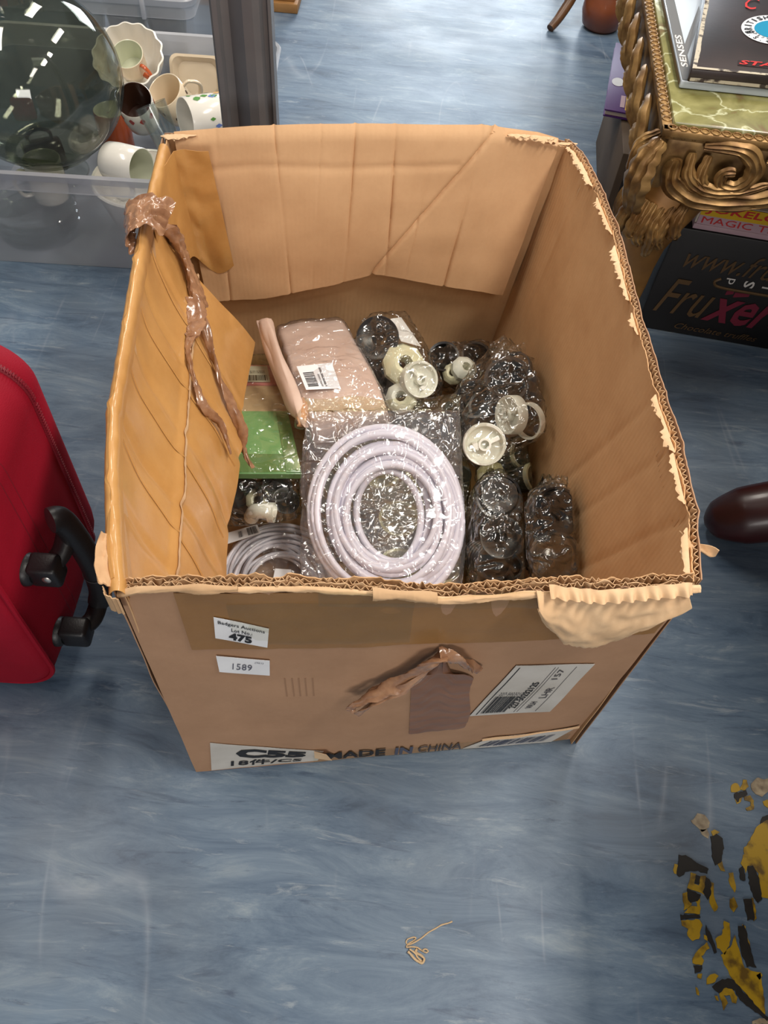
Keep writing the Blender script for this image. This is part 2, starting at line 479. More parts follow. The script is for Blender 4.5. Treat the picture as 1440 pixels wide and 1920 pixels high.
def film_material(name, tint=(250, 250, 246), haze=0.018, rough=0.12, gain=2.4, bump=1.0, scale=26.0, hazecol=(225, 225, 215)):
    """thin clear plastic: mostly see-through, Fresnel gloss over fine wrinkles, a little milky scatter"""
    m = bpy.data.materials.new(name); m.use_nodes = True
    nt = m.node_tree; nt.nodes.clear()
    out = nt.nodes.new('ShaderNodeOutputMaterial')
    tc = nt.nodes.new('ShaderNodeTexCoord')
    def ridges(sc_, st, rot, width, prev):
        mp = N(nt, 'ShaderNodeMapping'); mp.inputs['Scale'].default_value = st; mp.inputs['Rotation'].default_value = rot
        nt.links.new(tc.outputs['Object'], mp.inputs[0])
        n = N(nt, 'ShaderNodeTexNoise'); n.inputs['Scale'].default_value = sc_; n.inputs['Detail'].default_value = 1.0; n.inputs['Roughness'].default_value = 0.35; n.inputs['Distortion'].default_value = 0.5
        nt.links.new(mp.outputs[0], n.inputs['Vector'])
        a = N(nt, 'ShaderNodeMath', operation='SUBTRACT'); nt.links.new(n.outputs[0], a.inputs[0]); a.inputs[1].default_value = 0.5
        ab = N(nt, 'ShaderNodeMath', operation='ABSOLUTE'); nt.links.new(a.outputs[0], ab.inputs[0])
        mr = N(nt, 'ShaderNodeMapRange', interpolation_type='SMOOTHSTEP'); nt.links.new(ab.outputs[0], mr.inputs[0])
        mr.inputs[1].default_value = 0.0; mr.inputs[2].default_value = width; mr.inputs[3].default_value = 1.0; mr.inputs[4].default_value = 0.0
        n2 = N(nt, 'ShaderNodeTexNoise'); n2.inputs['Scale'].default_value = sc_*1.3; n2.inputs['Detail'].default_value = 0
        nt.links.new(tc.outputs['Object'], n2.inputs['Vector'])
        mk = N(nt, 'ShaderNodeMapRange'); nt.links.new(n2.outputs[0], mk.inputs[0]); mk.inputs[1].default_value = 0.42; mk.inputs[2].default_value = 0.62
        h = N(nt, 'ShaderNodeMath', operation='MULTIPLY'); nt.links.new(mr.outputs[0], h.inputs[0]); nt.links.new(mk.outputs[0], h.inputs[1])
        q = N(nt, 'ShaderNodeBump'); q.inputs['Strength'].default_value = min(1.0, bump); q.inputs['Distance'].default_value = 0.0035*max(1.0, bump)
        nt.links.new(h.outputs[0], q.inputs['Height'])
        if prev: nt.links.new(prev.outputs[0], q.inputs['Normal'])
        return q
    bp = ridges(scale, (1, 0.5, 1), (0.2, 0.1, 0.6), 0.13, None)
    bp = ridges(scale*1.5, (0.5, 1, 0.8), (0.1, 0.3, -0.5), 0.12, bp)
    lw = N(nt, 'ShaderNodeLayerWeight'); lw.inputs['Blend'].default_value = 0.5
    pw = N(nt, 'ShaderNodeMath', operation='POWER'); nt.links.new(lw.outputs['Facing'], pw.inputs[0]); pw.inputs[1].default_value = 4.0
    g = N(nt, 'ShaderNodeMath', operation='MULTIPLY_ADD'); g.use_clamp = True; nt.links.new(pw.outputs[0], g.inputs[0]); g.inputs[1].default_value = 0.45*gain; g.inputs[2].default_value = 0.05*gain
    tr = N(nt, 'ShaderNodeBsdfTransparent'); tr.inputs[0].default_value = lin(tint)
    df = N(nt, 'ShaderNodeBsdfDiffuse'); df.inputs[0].default_value = lin(hazecol); nt.links.new(bp.outputs[0], df.inputs['Normal'])
    gl = N(nt, 'ShaderNodeBsdfGlossy'); gl.inputs['Roughness'].default_value = rough; nt.links.new(bp.outputs[0], gl.inputs['Normal'])
    m1 = N(nt, 'ShaderNodeMixShader'); m1.inputs[0].default_value = haze
    nt.links.new(tr.outputs[0], m1.inputs[1]); nt.links.new(df.outputs[0], m1.inputs[2])
    m2 = N(nt, 'ShaderNodeMixShader'); nt.links.new(g.outputs[0], m2.inputs[0])
    nt.links.new(m1.outputs[0], m2.inputs[1]); nt.links.new(gl.outputs[0], m2.inputs[2])
    nt.links.new(m2.outputs[0], out.inputs[0])
    return m

M = {}
M['floor'] = floor_material()
M['kraft_in'] = card_material('kraft_inner_liner', (193, 152, 110), (208, 169, 126), wave=0.35, wscale=39, crease=0.12)
M['kraft_flap'] = card_material('kraft_flap', (197, 156, 116), (210, 170, 129), wave=0.12, wscale=39, crease=0.08)
M['kraft_out'] = card_material('kraft_outer_liner', (164, 127, 98), (178, 140, 110), wave=0.05, wscale=39, crease=0.06)
M['core'] = card_material('corrugated_core', (186, 150, 112), (205, 170, 132))
M['torn'] = card_material('torn_paper', (204, 166, 126), (222, 190, 152))
M['tape_amber'] = card_material('amber_taped_card', (190, 138, 76), (206, 156, 94), rough=0.45, coat=0.6, crease=0.25)
M['tape_front'] = card_material('brown_tape', (142, 103, 60), (156, 115, 70), rough=0.5, coat=0.25, crease=0.12)
M['stain'] = mat('damp_stain', (152, 116, 88), 0.85)
M['tape_patch'] = mat('dark_brown_tape', (126, 88, 66), 0.42, col2=(136, 97, 74), nscale=30, bump=0.35, bscale=40, bstretch=(0.4, 1, 3), coat=0.1)
M['tape_twist'] = mat('twisted_tape', (142, 102, 76), 0.22, col2=(172, 130, 98), nscale=60, bump=0.5, bscale=90, coat=0.5)
M['tape_clear'] = film_material('clear_tape', haze=0.006, rough=0.18, gain=0.35, bump=0.12, scale=40)
M['paper'] = mat('white_paper', (236, 236, 238), 0.6, col2=(228, 228, 230), nscale=20)
M['paper_old'] = mat('grey_paper', (205, 200, 192), 0.6, col2=(188, 182, 172), nscale=14)
M['ink'] = mat('black_ink', (26, 25, 28), 0.6)
M['ink_soft'] = mat('faded_ink', (70, 66, 70), 0.65)
M['ink_pen'] = mat('pen_ink', (92, 92, 104), 0.6)
M['ink_blue'] = mat('blue_grey_ink', (76, 80, 98), 0.65)
M['film'] = film_material('clear_film')
M['film_yellow'] = film_material('yellowish_film', tint=(248, 247, 228), haze=0.05, hazecol=(222, 220, 188))
M['film_milky'] = film_material('milky_film', tint=(250, 250, 250), haze=0.06, hazecol=(232, 230, 238), rough=0.12)
M['hose'] = mat('white_hose', (232, 229, 240), 0.35, col2=(222, 219, 232), nscale=20)
M['wire'] = mat('white_wire', (222, 220, 228), 0.3)
M['black_plastic'] = mat('black_plastic', (38, 36, 37), 0.34, bump=0.1, bscale=200)
M['grey_plastic'] = mat('dark_grey_plastic', (66, 64, 66), 0.3)
M['white_plastic'] = mat('white_plastic', (232, 232, 222), 0.4)
M['cream_plastic'] = mat('cream_plastic', (236, 234, 208), 0.42, col2=(226, 222, 188), nscale=25)
M['peach'] = mat('peach_foam', (226, 190, 166), 0.6, col2=(212, 172, 148), nscale=14, bump=0.3, bscale=22)
M['peach_pale'] = mat('pale_peach_foam', (216, 190, 174), 0.7, col2=(200, 170, 152), nscale=14, bump=0.3, bscale=22)
M['orange'] = mat('orange_edge', (226, 172, 132), 0.6)
M['green'] = mat('green_print', (132, 190, 138), 0.35, coat=0.6)
M['green_dark'] = mat('dark_green_print', (104, 146, 92), 0.4, coat=0.5)
M['beige_card'] = mat('beige_card', (214, 186, 166), 0.5, coat=0.4)
M['pink'] = mat('pink_edge', (226, 142, 162), 0.45)
M['red'] = mat('red_suitcase_canvas', (156, 12, 38), 0.75, col2=(138, 8, 31), nscale=6, bump=0.5, bscale=420, bstretch=(1, 1, 2.2), spec=0.2, bdist=0.001)
M['red_dark'] = mat('dark_red_zip_tape', (120, 6, 28), 0.6, bump=0.4, bscale=500)
M['black_handle'] = mat('black_handle_plastic', (24, 23, 25), 0.42, bump=0.12, bscale=300)
M['steel'] = mat('screw_steel', (190, 185, 178), 0.3, metal=0.9)

# ------------------------------------------------------------------ floor
fv, ff, fuv = sheet_geo(lambda u, v: (-4 + 8*u, -1.5 + 8*v, 0), 4, 4)
fl = mesh('floor', fv, ff, M['floor'], None, False)
tag(fl, 'marbled blue vinyl floor with pale scuffs and worn patches', 'floor', kind='structure')

# ------------------------------------------------------------------ cardboard box
box = thing('cardboard_box', 'large open worn brown cardboard carton full of bagged fittings, lot 475', 'box', BO, BA)
HT = 0.53
LRIM = [(0.0, -0.012), (0.026, -0.014), (0.09, -0.023), (0.16, -0.031), (0.264, -0.038), (0.371, -0.034), (0.525, -0.028), (0.644, -0.022), (0.852, -0.004)]
RRIM = [(-0.015, 0.591), (0.085, 0.618), (0.204, 0.635), (0.393, 0.647), (0.59, 0.668), (0.70, 0.666), (0.826, 0.653)]

def front_s(x, z):
    """a point of the outer face of the front wall, x along it and z up it"""
    s = x / 0.594; k = z / HT
    y = k*(0.026 - 0.041*s) - 0.006*math.sin(PI*min(1, max(0, k)))*math.sin(PI*min(1, max(0, s)))
    y += 0.0016*noise.noise(Vector((x*14, z*11, 2.0)))
    return Vector((x + k*(-0.012 + 0.009*s), y, z))

FTOP = [(0, 0.520), (0.02, 0.528), (0.09, 0.531), (0.2, 0.528), (0.28, 0.519), (0.33, 0.512), (0.40, 0.52), (0.46, 0.527), (0.52, 0.524), (0.594, 0.528)]
def front_liner(dy, seed, drop, amp):
    def fn(u, v):
        x = 0.594*u; top = interp(FTOP, x) - drop + amp*rag(u, seed, 40)
        p = front_s(x, top*v)
        wob = 0.0050*noise.noise(Vector((u*22, v*2, seed)))*v**8
        return p + Vector((0, dy + wob, 0))
    return fn
fw = sheet('front_wall', front_liner(0, 1, 0.005, 0.012), 150, 40, M['kraft_out'], box, 0.0012, 0.594, HT)
sheet('inner_liner', front_liner(0.0125, 2, 0.0, 0.014), 150, 30, M['kraft_in'], fw, 0.0012, 0.594, HT)
sheet('middle_liner', front_liner(0.0065, 3, 0.003, 0.014), 150, 10, M['torn'], fw, 0.0009, 0.594, HT)
def flute(dy, seed, drop, per=0.0085, amp=0.0026):
    def fn(u, v):
        x = 0.594*u; top = interp(FTOP, x) - drop + 0.010*rag(u, seed, 45)
        p = front_s(x, top - 0.05*(1-v))
        return p + Vector((0, dy + amp*(0.75 + 0.6*noise.noise(Vector((x*35, seed, 3))))*math.sin(2*PI*x/per + 2.6*noise.noise(Vector((x*24, seed, 0)))) + 0.0012*noise.noise(Vector((x*60, v*3, seed))), 0))
    return fn
sheet('corrugated_core', flute(0.0034, 4, 0.002), 420, 4, M['core'], fw, 0.0007)
sheet('corrugated_core', flute(0.0096, 5, 0.001), 420, 4, M['core'], fw, 0.0007)

# left wall: outer liner + inner liner + fluted core, bulging outward at the rim
def left_s(dx, seed, drop=0.0, amp=0.003, y0=0.012, y1=0.84):
    def fn(u, v):
        y = y0 + (y1-y0)*u; k = v
        yr = y + 0.01*k
        x = interp(LRIM, y)*k**1.2 - 0.004*math.sin(PI*k)
        top = HT - drop + amp*rag(u, seed, 40)
        return Vector((x + dx + 0.003*noise.noise(Vector((y*9, v*6, seed))), yr, top*v))
    return fn
lw = sheet('left_wall', left_s(0, 6, 0.003), 90, 24, M['kraft_out'], box, 0.0014, 0.83, HT)
sheet('inner_liner', left_s(0.0075, 7, 0.004), 90, 24, M['kraft_in'], lw, 0.0014, 0.83, HT)

# right wall with its torn rim
RTOP = [(0, 0.528), (0.1, 0.532), (0.3, 0.526), (0.5, 0.533), (0.7, 0.532), (0.93, 0.54), (1, 0.528)]
def right_s(dx, seed, drop=0.0, amp=0.004, fl_=0.0):
    def fn(u, v):
        y = -0.008 + 0.848*u; k = v if not fl_ else 0.9 + 0.1*v
        x = 0.594 + (interp(RRIM, y) - 0.594)*k**0.9 + 0.004*math.sin(PI*k)*math.sin(PI*u)
        top = interp(RTOP, u) - drop + amp*rag(u, seed, 46)
        cr = 0.0
        for a, b, d in ((0.10, 0.34, 0.0028), (0.22, 0.44, 0.002), (0.32, 0.52, 0.0022), (0.88, 0.90, 0.002), (0.80, 0.84, 0.0016)):
            e = (u - (a + (b-a)*(1-v))) / 0.008
            cr += d*math.exp(-e*e)
        x += fl_*math.sin(2*PI*y/0.0085)
        return Vector((x + dx + cr + 0.002*noise.noise(Vector((y*8, v*5, seed))), y, top*v if not fl_ else top - 0.05*(1-v)))
    return fn
rw = sheet('right_wall', right_s(0.0075, 8, 0.0, 0.004), 140, 30, M['kraft_out'], box, 0.0014, 0.836, HT)
sheet('inner_liner', right_s(-0.0005, 9, 0.006, 0.010), 220, 40, M['kraft_in'], rw, 0.0014, 0.836, HT)
sheet('corrugated_core', right_s(0.0035, 10, 0.002, 0.004, 0.0026), 560, 4, M['core'], rw, 0.0007)

# back wall
BTOP = [(0, 0.525), (0.2, 0.538), (0.5, 0.545), (0.8, 0.545), (0.94, 0.535), (1, 0.525)]
def back_s(dy, seed, drop=0.0, amp=0.002, fl_=0.0):
    def fn(u, v):
        xb = 0.594*u; xt = -0.004 + 0.657*u; k = v if not fl_ else 0.925 + 0.075*v
        y = 0.83 + k*((0.852 - 0.026*u) - 0.83) + fl_*math.sin(2*PI*xb/0.0085)
        top = interp(BTOP, u) - drop + amp*rag(u, seed, 40)
        return Vector((xb + (xt-xb)*k, y + dy + 0.003*noise.noise(Vector((xb*12, v*9, seed))), top*v if not fl_ else top - 0.04*(1-v)))
    return fn
bw = sheet('back_wall', back_s(0.009, 11), 90, 24, M['kraft_out'], box, 0.0014, 0.6, HT)
sheet('inner_liner', back_s(0.001, 12, 0.004), 120, 40, M['kraft_in'], bw, 0.0014, 0.6, HT)
sheet('corrugated_core', back_s(0.005, 13, 0.001, 0.003, 0.0026), 420, 4, M['core'], bw, 0.0007)
sheet('bottom', lambda u, v: (0.001 + 0.596*u, 0.008 + 0.83*v, 0.004), 6, 6, M['kraft_in'], box, 0.006, 0.58, 0.81)

# back flap folded down inside, creased, its lower edge kinked
FBOT = [(0, 0.232), (0.2, 0.240), (0.42, 0.268), (0.545, 0.289), (0.58, 0.287), (0.8, 0.262), (1.0, 0.240)]
CREASE = [(0.09, 0.003, 0.005), (0.265, 0.004, 0.004), (0.36, 0.0015, 0.003), (0.455, 0.005, 0.005), (0.575, 0.006, 0.005), (0.66, 0.002, 0.004), (0.79, 0.006, 0.006)]
def back_flap(u, v):
    xt = 0.012 + 0.628*u; xb = 0.030 + 0.560*u
    x = xb + (xt-xb)*v
    top = interp(BTOP, u) + 0.004
    bot = interp(FBOT, u) + 0.002*rag(u, 21, 20)
    z = bot + (top-bot)*v
    y = 0.800 + 0.045*v - 0.02*u*v - 0.016*math.sin(PI*v)*math.sin(PI*u)
    for c, d, w in CREASE:
        cc = c + 0.03*(v-0.5)*math.sin(c*20)
        e = (u - cc)/w
        y += d*math.exp(-e*e)*(0.6 + 0.4*math.sin(v*5 + c*9))
    # the long diagonal crease, and the shallow horizontal one near the fold
    e = (u - (0.545 + 0.28*v**1.15)) / 0.006
    y += 0.006*math.exp(-e*e) - 0.007*max(0, u - (0.545 + 0.28*v**1.15))*3*(1-v)
    e = (v - 0.80 - 0.02*math.sin(u*9)) / 0.02
    y += 0.0025*math.exp(-e*e)*(u < 0.75)
    y += 0.003*noise.noise(Vector((u*6, v*5, 3.3)))
    if v > 0.94: y += 0.012*((v-0.94)/0.06)**2
    return Vector((x, y, z))
sheet('back_flap', back_flap, 240, 60, M['kraft_flap'], box, 0.004, 0.6, 0.3)

# left flap folded down inside, covered in amber packing tape, creased lengthwise
def left_flap(u, v):
    # v: 0 at the rim fold, 1 at the free edge;  u: 0 near the front wall
    y = 0.035 + (0.665 - 0.03*(1-v))*u + 0.01*v*(1-u)
    xr = interp(LRIM, y) + 0.004
    xf = 0.056 + 0.055*u + 0.004*math.sin(u*14)
    zf = 0.235 + 0.018*math.sin(u*4) + 0.003*rag(u, 33, 14)
    if v < 0.5:
        k = v/0.5; x = xr + (0.018 + 0.008*u - xr)*k; z = HT + 0.002 + (0.385 - HT)*k
        x += -0.010*math.sin(PI*k)
    else:
        k = (v-0.5)/0.5; x = 0.018 + 0.008*u + (xf - 0.018 - 0.008*u)*k; z = 0.385 + (zf - 0.385)*k
        x += 0.004*math.sin(PI*k)
    e = (v-0.5)/0.02
    x += 0.005*math.exp(-e*e)
    for a, b, d in ((0.05, 0.20, 0.003), (0.20, 0.38, 0.004), (0.36, 0.60, 0.003), (0.56, 0.80, 0.004), (0.72, 0.95, 0.003)):
        w = (u - (b - (b-a)*v))/0.014
        x -= d*math.exp(-w*w)
    x += 0.003*noise.noise(Vector((u*9, v*5, 8.8)))
    if v < 0.06: x -= 0.004*((0.06-v)/0.06)**2; z += 0.002*math.sin(PI*v/0.06)
    return Vector((x, y, z))
lf = sheet('left_flap', left_flap, 150, 80, M['tape_amber'], box, 0.004, 0.66, 0.31, label='flap folded inside and covered in glossy amber packing tape')
sheet('cracked_crease_glint', lambda u, v: left_flap(u, 0.497 + (0.010 + 0.010*noise.noise(Vector((u*30, 1, 0))))*v) + Vector((0.0030 + 0.001*noise.noise(Vector((u*60, v, 0))), 0, 0.0016)), 160, 2, M['torn'], lf, 0.0006)  # pale strip for the cracked fold, its highlight put into the colour
for k_, (a_, b_) in enumerate(((0.10, 0.34), (0.30, 0.52), (0.50, 0.70), (0.66, 0.92))):
    sheet('tape_wrinkle', (lambda a_, b_, k_: lambda u, v: left_flap(b_ - (b_-a_)*(0.06 + 0.88*u) + 0.006*v*math.sin(PI*u), 0.06 + 0.88*u) + Vector((0.0026 + 0.0014*math.sin(PI*v), 0, 0.0014)))(a_, b_, k_), 40, 4, M['tape_amber'], lf)

# tape that runs over the left rim and down into the far corner
CT = [(0.0, (-0.012, 0.640)), (0.45, (-0.002, 0.765)), (0.70, (0.012, 0.812)), (0.82, (0.030, 0.815)), (1.0, (0.066, 0.812))]
def corner_tape(u, v):
    x = interp([(a, p[0]) for a, p in CT], u); y = interp([(a, p[1]) for a, p in CT], u)
    z = 0.524 - (0.20 + 0.03*math.sin(u*9))*v
    return Vector((x + 0.020*v*(0.4 + 0.6*u), y - 0.010*v + 0.004*noise.noise(Vector((u*7, v*9, 1))), z))
sheet('tape', corner_tape, 50, 24, M['tape_amber'], box, 0.0006)
def rim_tape(u, v):
    y = 0.02 + 0.80*u
    x = interp(LRIM, y)
    a = PI*v
    return Vector((x + 0.003 - 0.009*math.cos(a) + 0.001*noise.noise(Vector((u*40, v*4, 6))), y, HT - 0.020 + 0.022*math.sin(a)**0.6 + 0.0015*noise.noise(Vector((u*50, v*3, 2)))))
sheet('tape', rim_tape, 140, 14, M['tape_amber'], lw, 0.0006)

# tape band along the top of the front wall, torn patches, clear tape
def on_front(x0, x1, z0, z1, off=0.0012, seed=0, amp=0.0):
    def fn(u, v):
        x = x0 + (x1-x0)*u
        lo = (z0(u) if callable(z0) else z0); hi = (z1(u) if callable(z1) else z1)
        z = lo + (hi-lo)*v
        p = front_s(x, z)
        return p + Vector((0, -off - amp*(0.5 + noise.noise(Vector((x*22, z*30, seed)))), 0))
    return fn
sheet('packing_tape', on_front(0.055, 0.590, lambda u: 0.398 + 0.012*u + 0.002*rag(u, 51, 20), lambda u: interp(FTOP, 0.055 + 0.535*u) - 0.010 + 0.002*rag(u, 52, 30), 0.0014, 1, 0.001), 110, 20, M['tape_front'], fw, 0.0005,
      label='brown packing tape along the top of the front wall')
sheet('packing_tape', on_front(0.105, 0.30, 0.415, 0.50, 0.0028, 2, 0.002), 50, 16, M['tape_clear'], fw, 0.0004)
sheet('packing_tape', on_front(0.20, 0.45, lambda u: 0.498 - 0.008*u, lambda u: interp(FTOP, 0.2 + 0.25*u) + 0.002, 0.0034, 4, 0.004), 60, 12, M['tape_clear'], fw, 0.0004)
sheet('packing_tape', on_front(0.18, 0.585, 0.002, 0.035, 0.0016, 9, 0.001), 60, 6, M['tape_clear'], fw, 0.0004)

# dark tape patch ending in a twisted tail
def patch(u, v):
    lo = 0.102 + 0.016*u; hi = 0.338 + 0.055*math.exp(-((u-0.42)/0.2)**2)
    x0 = 0.322 - 0.014*v; x1 = 0.402 - 0.012*v + 0.004*math.sin(v*7)
    k = max(0, (v - 0.82)/0.18)
    x = x0 + (x1-x0)*u; xc = 0.340
    x += (xc - x)*k**1.6*0.85
    z = lo + (hi-lo)*v
    return front_s(x, z) + Vector((0, -0.0022 - 0.008*k*k - 0.0006*math.sin(v*60 + 3*noise.noise(Vector((u*4, v*9, 0)))), 0))
tp = sheet('tape_tag', patch, 24, 60, M['tape_patch'], box, 0.0006, label='strip of dark brown tape with a twisted tail')
def strand(pts, rads, m, parent, name, seed, n=9, flat=0.5, per=7, twist=5.0):
    path = spline([tuple(p) for p in pts], per); k = len(path)
    rr = [float(np.interp(i/(k-1), np.linspace(0, 1, len(rads)), rads))*(1 + 0.28*noise.noise(Vector((i*0.55, seed, 0)))) for i in range(k)]
    path = [p + Vector((0.0015*noise.noise(Vector((i*0.4, seed, 1))), 0.0015*noise.noise(Vector((i*0.4, seed, 2))), 0.0015*noise.noise(Vector((i*0.4, seed, 3))))) for i, p in enumerate(path)]
    n = 16
    v, f = tube_geo(path, rr, n, False, flat, twist)
    for i, c in enumerate(path):
        for j in range(n):
            k_ = 1 + 0.34*math.cos(3*2*PI*j/n + i*0.35*(1 if seed % 2 else -1) + 2*noise.noise(Vector((i*0.2, seed, 9)))) + 0.12*noise.noise(Vector((i*0.9, j*1.7, seed)))
            v[i*n+j] = c + (v[i*n+j] - c)*k_
    return mesh(name, v, f, m, parent, True, None, None, 60)
def fo(x, z, off): return front_s(x, z) + Vector((0, -off, 0))
strand([fo(0.345, 0.392, 0.012), fo(0.327, 0.385, 0.016), fo(0.300, 0.345, 0.018), fo(0.268, 0.318, 0.020), fo(0.240, 0.290, 0.024), fo(0.233, 0.276, 0.028)], [0.006, 0.011, 0.010, 0.009, 0.0075, 0.005], M['tape_twist'], tp, 'tape_tail', 3)
strand([fo(0.330, 0.380, 0.014), fo(0.300, 0.338, 0.024), fo(0.262, 0.300, 0.026), fo(0.240, 0.268, 0.03)], [0.005, 0.006, 0.006, 0.004], M['tape_twist'], tp, 'tape_tail', 5)
strand([fo(0.335, 0.398, 0.010), fo(0.352, 0.388, 0.012), fo(0.375, 0.360, 0.010), fo(0.392, 0.335, 0.006)], [0.006, 0.008, 0.007, 0.004], M['tape_twist'], tp, 'tape_tail', 7)

# liner peeled outward and downward at the right of the front rim, with the flutes still stuck to it
def peel(u, v):
    x = 0.424 + 0.158*u
    drop = 0.090*max(0.0, math.sin(PI*(u*0.97+0.015)))**0.8*(1 - 0.25*(u-0.5)) * (1 + 0.12*rag(u, 61, 14))
    top = interp(FTOP, x) + 0.003 - 0.012*math.sin(PI*u)
    z = top - drop*v
    out = 0.004 + 0.022*math.sin(PI*v*0.72) + 0.004*noise.noise(Vector((u*9, v*6, 5)))
    return front_s(x, z) + Vector((0, -out, 0))
pe = sheet('peeled_liner', peel, 70, 26, M['torn'], box, 0.0012, label='torn pale liner peeling off the front rim')
def peel_flute(u, v):
    x = 0.436 + 0.150*u
    top = interp(FTOP, x) + 0.006 - 0.020*math.sin(PI*u)*(1-u)
    w = 0.0030*math.sin(2*PI*x/0.014 + 1.5*noise.noise(Vector((x*30, 0, 0))))*v
    z = top + 0.004 - 0.006*v + 0.003*noise.noise(Vector((u*12, v, 0))) + w*0.9
    return front_s(x, z) + Vector((0, -0.002 - 0.013*v - w, 0))
sheet('torn_flutes', peel_flute, 200, 6, M['torn'], pe, 0.0008)
# crushed strip of outer liner curling off the middle of the rim
def curl(x0, x1, z0, seed, m, r=0.009, parent=fw, out=0.004):
    def fn(u, v):
        x = x0 + (x1-x0)*u; a = -0.4 + 2.6*v
        rr = r*(0.8 + 0.5*noise.noise(Vector((x*30, seed, 0))))
        top = interp(FTOP, x) + z0
        return front_s(x, top) + Vector((0, -out - rr*math.sin(a) + 0.0015*noise.noise(Vector((x*50, v*4, seed))), rr*math.cos(a) - r*0.5 + 0.002*rag(u, seed, 30)*v))
    return sheet('torn_strip', fn, 50, 10, m, parent, 0.0010)
curl(0.255, 0.322, 0.004, 71, M['core'], 0.008)
curl(0.0, 0.12, 0.000, 72, M['core'], 0.005, out=0.001)
curl(0.32, 0.43, -0.002, 73, M['torn'], 0.005)
curl(0.12, 0.26, -0.004, 74, M['torn'], 0.004, out=0.0)
curl(0.575, 0.596, 0.004, 75, M['torn'], 0.006)

# ragged scraps of paper along the right and back rims
rnd = random.Random(5)
def scraps(name, places, m, parent, size=(0.018, 0.055)):
    for p, along, outv in places:
        L_ = rnd.uniform(*size); W_ = rnd.uniform(0.004, 0.010); k = 10
        vv = []
        for i in range(k + 1):
            s = i/k - 0.5
            e = W_*(0.4 + 0.9*rnd.random())*(1 - (2*s)**4)
            base = p + along*(s*L_)
            up = Vector((0, 0, 1))
            vv += [base - up*0.004, base + up*e*0.35 + outv*(0.002 + 0.25*e), base + up*(e*0.1 - 0.6*e*rnd.random()) + outv*(0.004 + e*0.8)]
        f = []
        for i in range(k):
            for j in range(2): f.append((i*3+j, i*3+3+j, i*3+4+j, i*3+1+j))
        mesh(name, vv, f, m, parent)
fn_r = right_s(-0.0015, 9, 0.004, 0.0)
pl_ = []
for i in range(34):
    u = rnd.uniform(0.03, 0.97); p = fn_r(u, 1.0)
    pl_.append((p, (fn_r(min(1, u+0.01), 1) - fn_r(u-0.01, 1)).normalized(), Vector((-1, 0, 0))))
scraps('torn_paper', pl_, M['torn'], rw)
fn_b = back_s(-0.003, 12, -0.003, 0.0)
pl_ = []
for i in range(10):
    u = rnd.uniform(0.86, 0.99); p = fn_b(u, 1.0)
    pl_.append((p, Vector((1, -0.05, 0)), Vector((0, -1, 0))))
for i in range(4):
    u = rnd.uniform(0.0, 0.05); p = fn_b(u, 1.0)
    pl_.append((p, Vector((1, 0, 0)), Vector((0, -1, 0))))
scraps('torn_paper', pl_, M['torn'], bw)
# pointed scrap sticking out at the front right corner
def tip(u, v):
    w = 0.020*(1-u)**0.7
    return Vector((0.600 + 0.040*u, 0.045 - 0.012*u + (v-0.5)*w*1.4, 0.520 - 0.010*u + 0.006*math.sin(u*5 + v*3)))
sheet('torn_tip', tip, 12, 5, M['core'], rw, 0.0012)
# loose flap of inner liner at the front left corner
def cornerflap(u, v):
    return Vector((-0.020 + (v-0.5)*0.024*math.sin(PI*(0.14 + 0.76*u))**0.6 - 0.004*u, 0.028 + 0.062*u + 0.003*rag(v, 91, 6), 0.536 - 0.012*v - 0.006*u*v + 0.004*noise.noise(Vector((u*5, v*5, 9)))))
sheet('torn_corner', cornerflap, 16, 10, M['kraft_flap'], lw, 0.0016)
def corner_edge(u, v):
    a = u*PI*0.5
    r = 0.016 + 0.004*rag(u, 77, 8)
    return Vector((0.004 - r*math.cos(a) - 0.012, 0.036 - r*math.sin(a) - 0.008, 0.497 + 0.032*v + 0.004*rag(u, 78, 10)*v))
sheet('corner_liner', corner_edge, 20, 6, M['core'], lw, 0.0012)

# scrunched brown tape hanging over the left rim, two strands trailing down
def scrunch(u, v):
    a = -0.9 + 3.6*v
    y = 0.575 + 0.075*u + 0.02*(v-0.5)
    x0 = interp(LRIM, y)
    rx, rz = 0.036, 0.020
    ridg = 1 - abs(noise.noise(Vector((u*5, v*7, 2))))*2.2
    return Vector((x0 + 0.008 - rx*math.cos(a)*(0.7 + 0.3*u) + 0.004*ridg, y + 0.006*noise.noise(Vector((v*6, u*3, 4))), HT + 0.002 + rz*math.sin(a) + 0.006*ridg - 0.012*max(0, v-0.7)*3))
sc_ = sheet('scrunched_tape', scrunch, 36, 46, M['tape_twist'], box, 0.0006, label='scrunched brown parcel tape over the left rim')
def lfp(px, py, lift=0.010):
    """nearest sample of the left flap to a line of sight"""
    best = None
    for i in range(0, 61):
        for j in range(0, 41):
            p = left_flap(i/60, j/40)
            w = BO + Vector((p.x*math.cos(BA) - p.y*math.sin(BA), p.x*math.sin(BA) + p.y*math.cos(BA), p.z)) - Vector((0, 0, CAM_H))
            d = w.dot(_f); qx = 720 + FPX*w.dot(_r)/d; qy = 960 - FPX*w.dot(_u)/d
            e = (qx-px)**2 + (qy-py)**2
            if best is None or e < best[0]: best = (e, p)
    return best[1] + Vector((lift, 0, lift*0.5))
strand([lfp(300, 430), lfp(330, 480), lfp(352, 540), lfp(360, 590), lfp(352, 640)], [0.014, 0.017, 0.016, 0.014, 0.009], M['tape_twist'], sc_, 'tape_strand', 11, 12, 0.45, 12, 3.0)
strand([lfp(358, 590), lfp(384, 660), lfp(404, 730), lfp(438, 800), L(455, 840, 0.24), L(474, 878, 0.22)], [0.010, 0.007, 0.0065, 0.008, 0.010, 0.003], M['tape_twist'], sc_, 'tape_strand', 12, 9, 0.45, 10, 6.0)
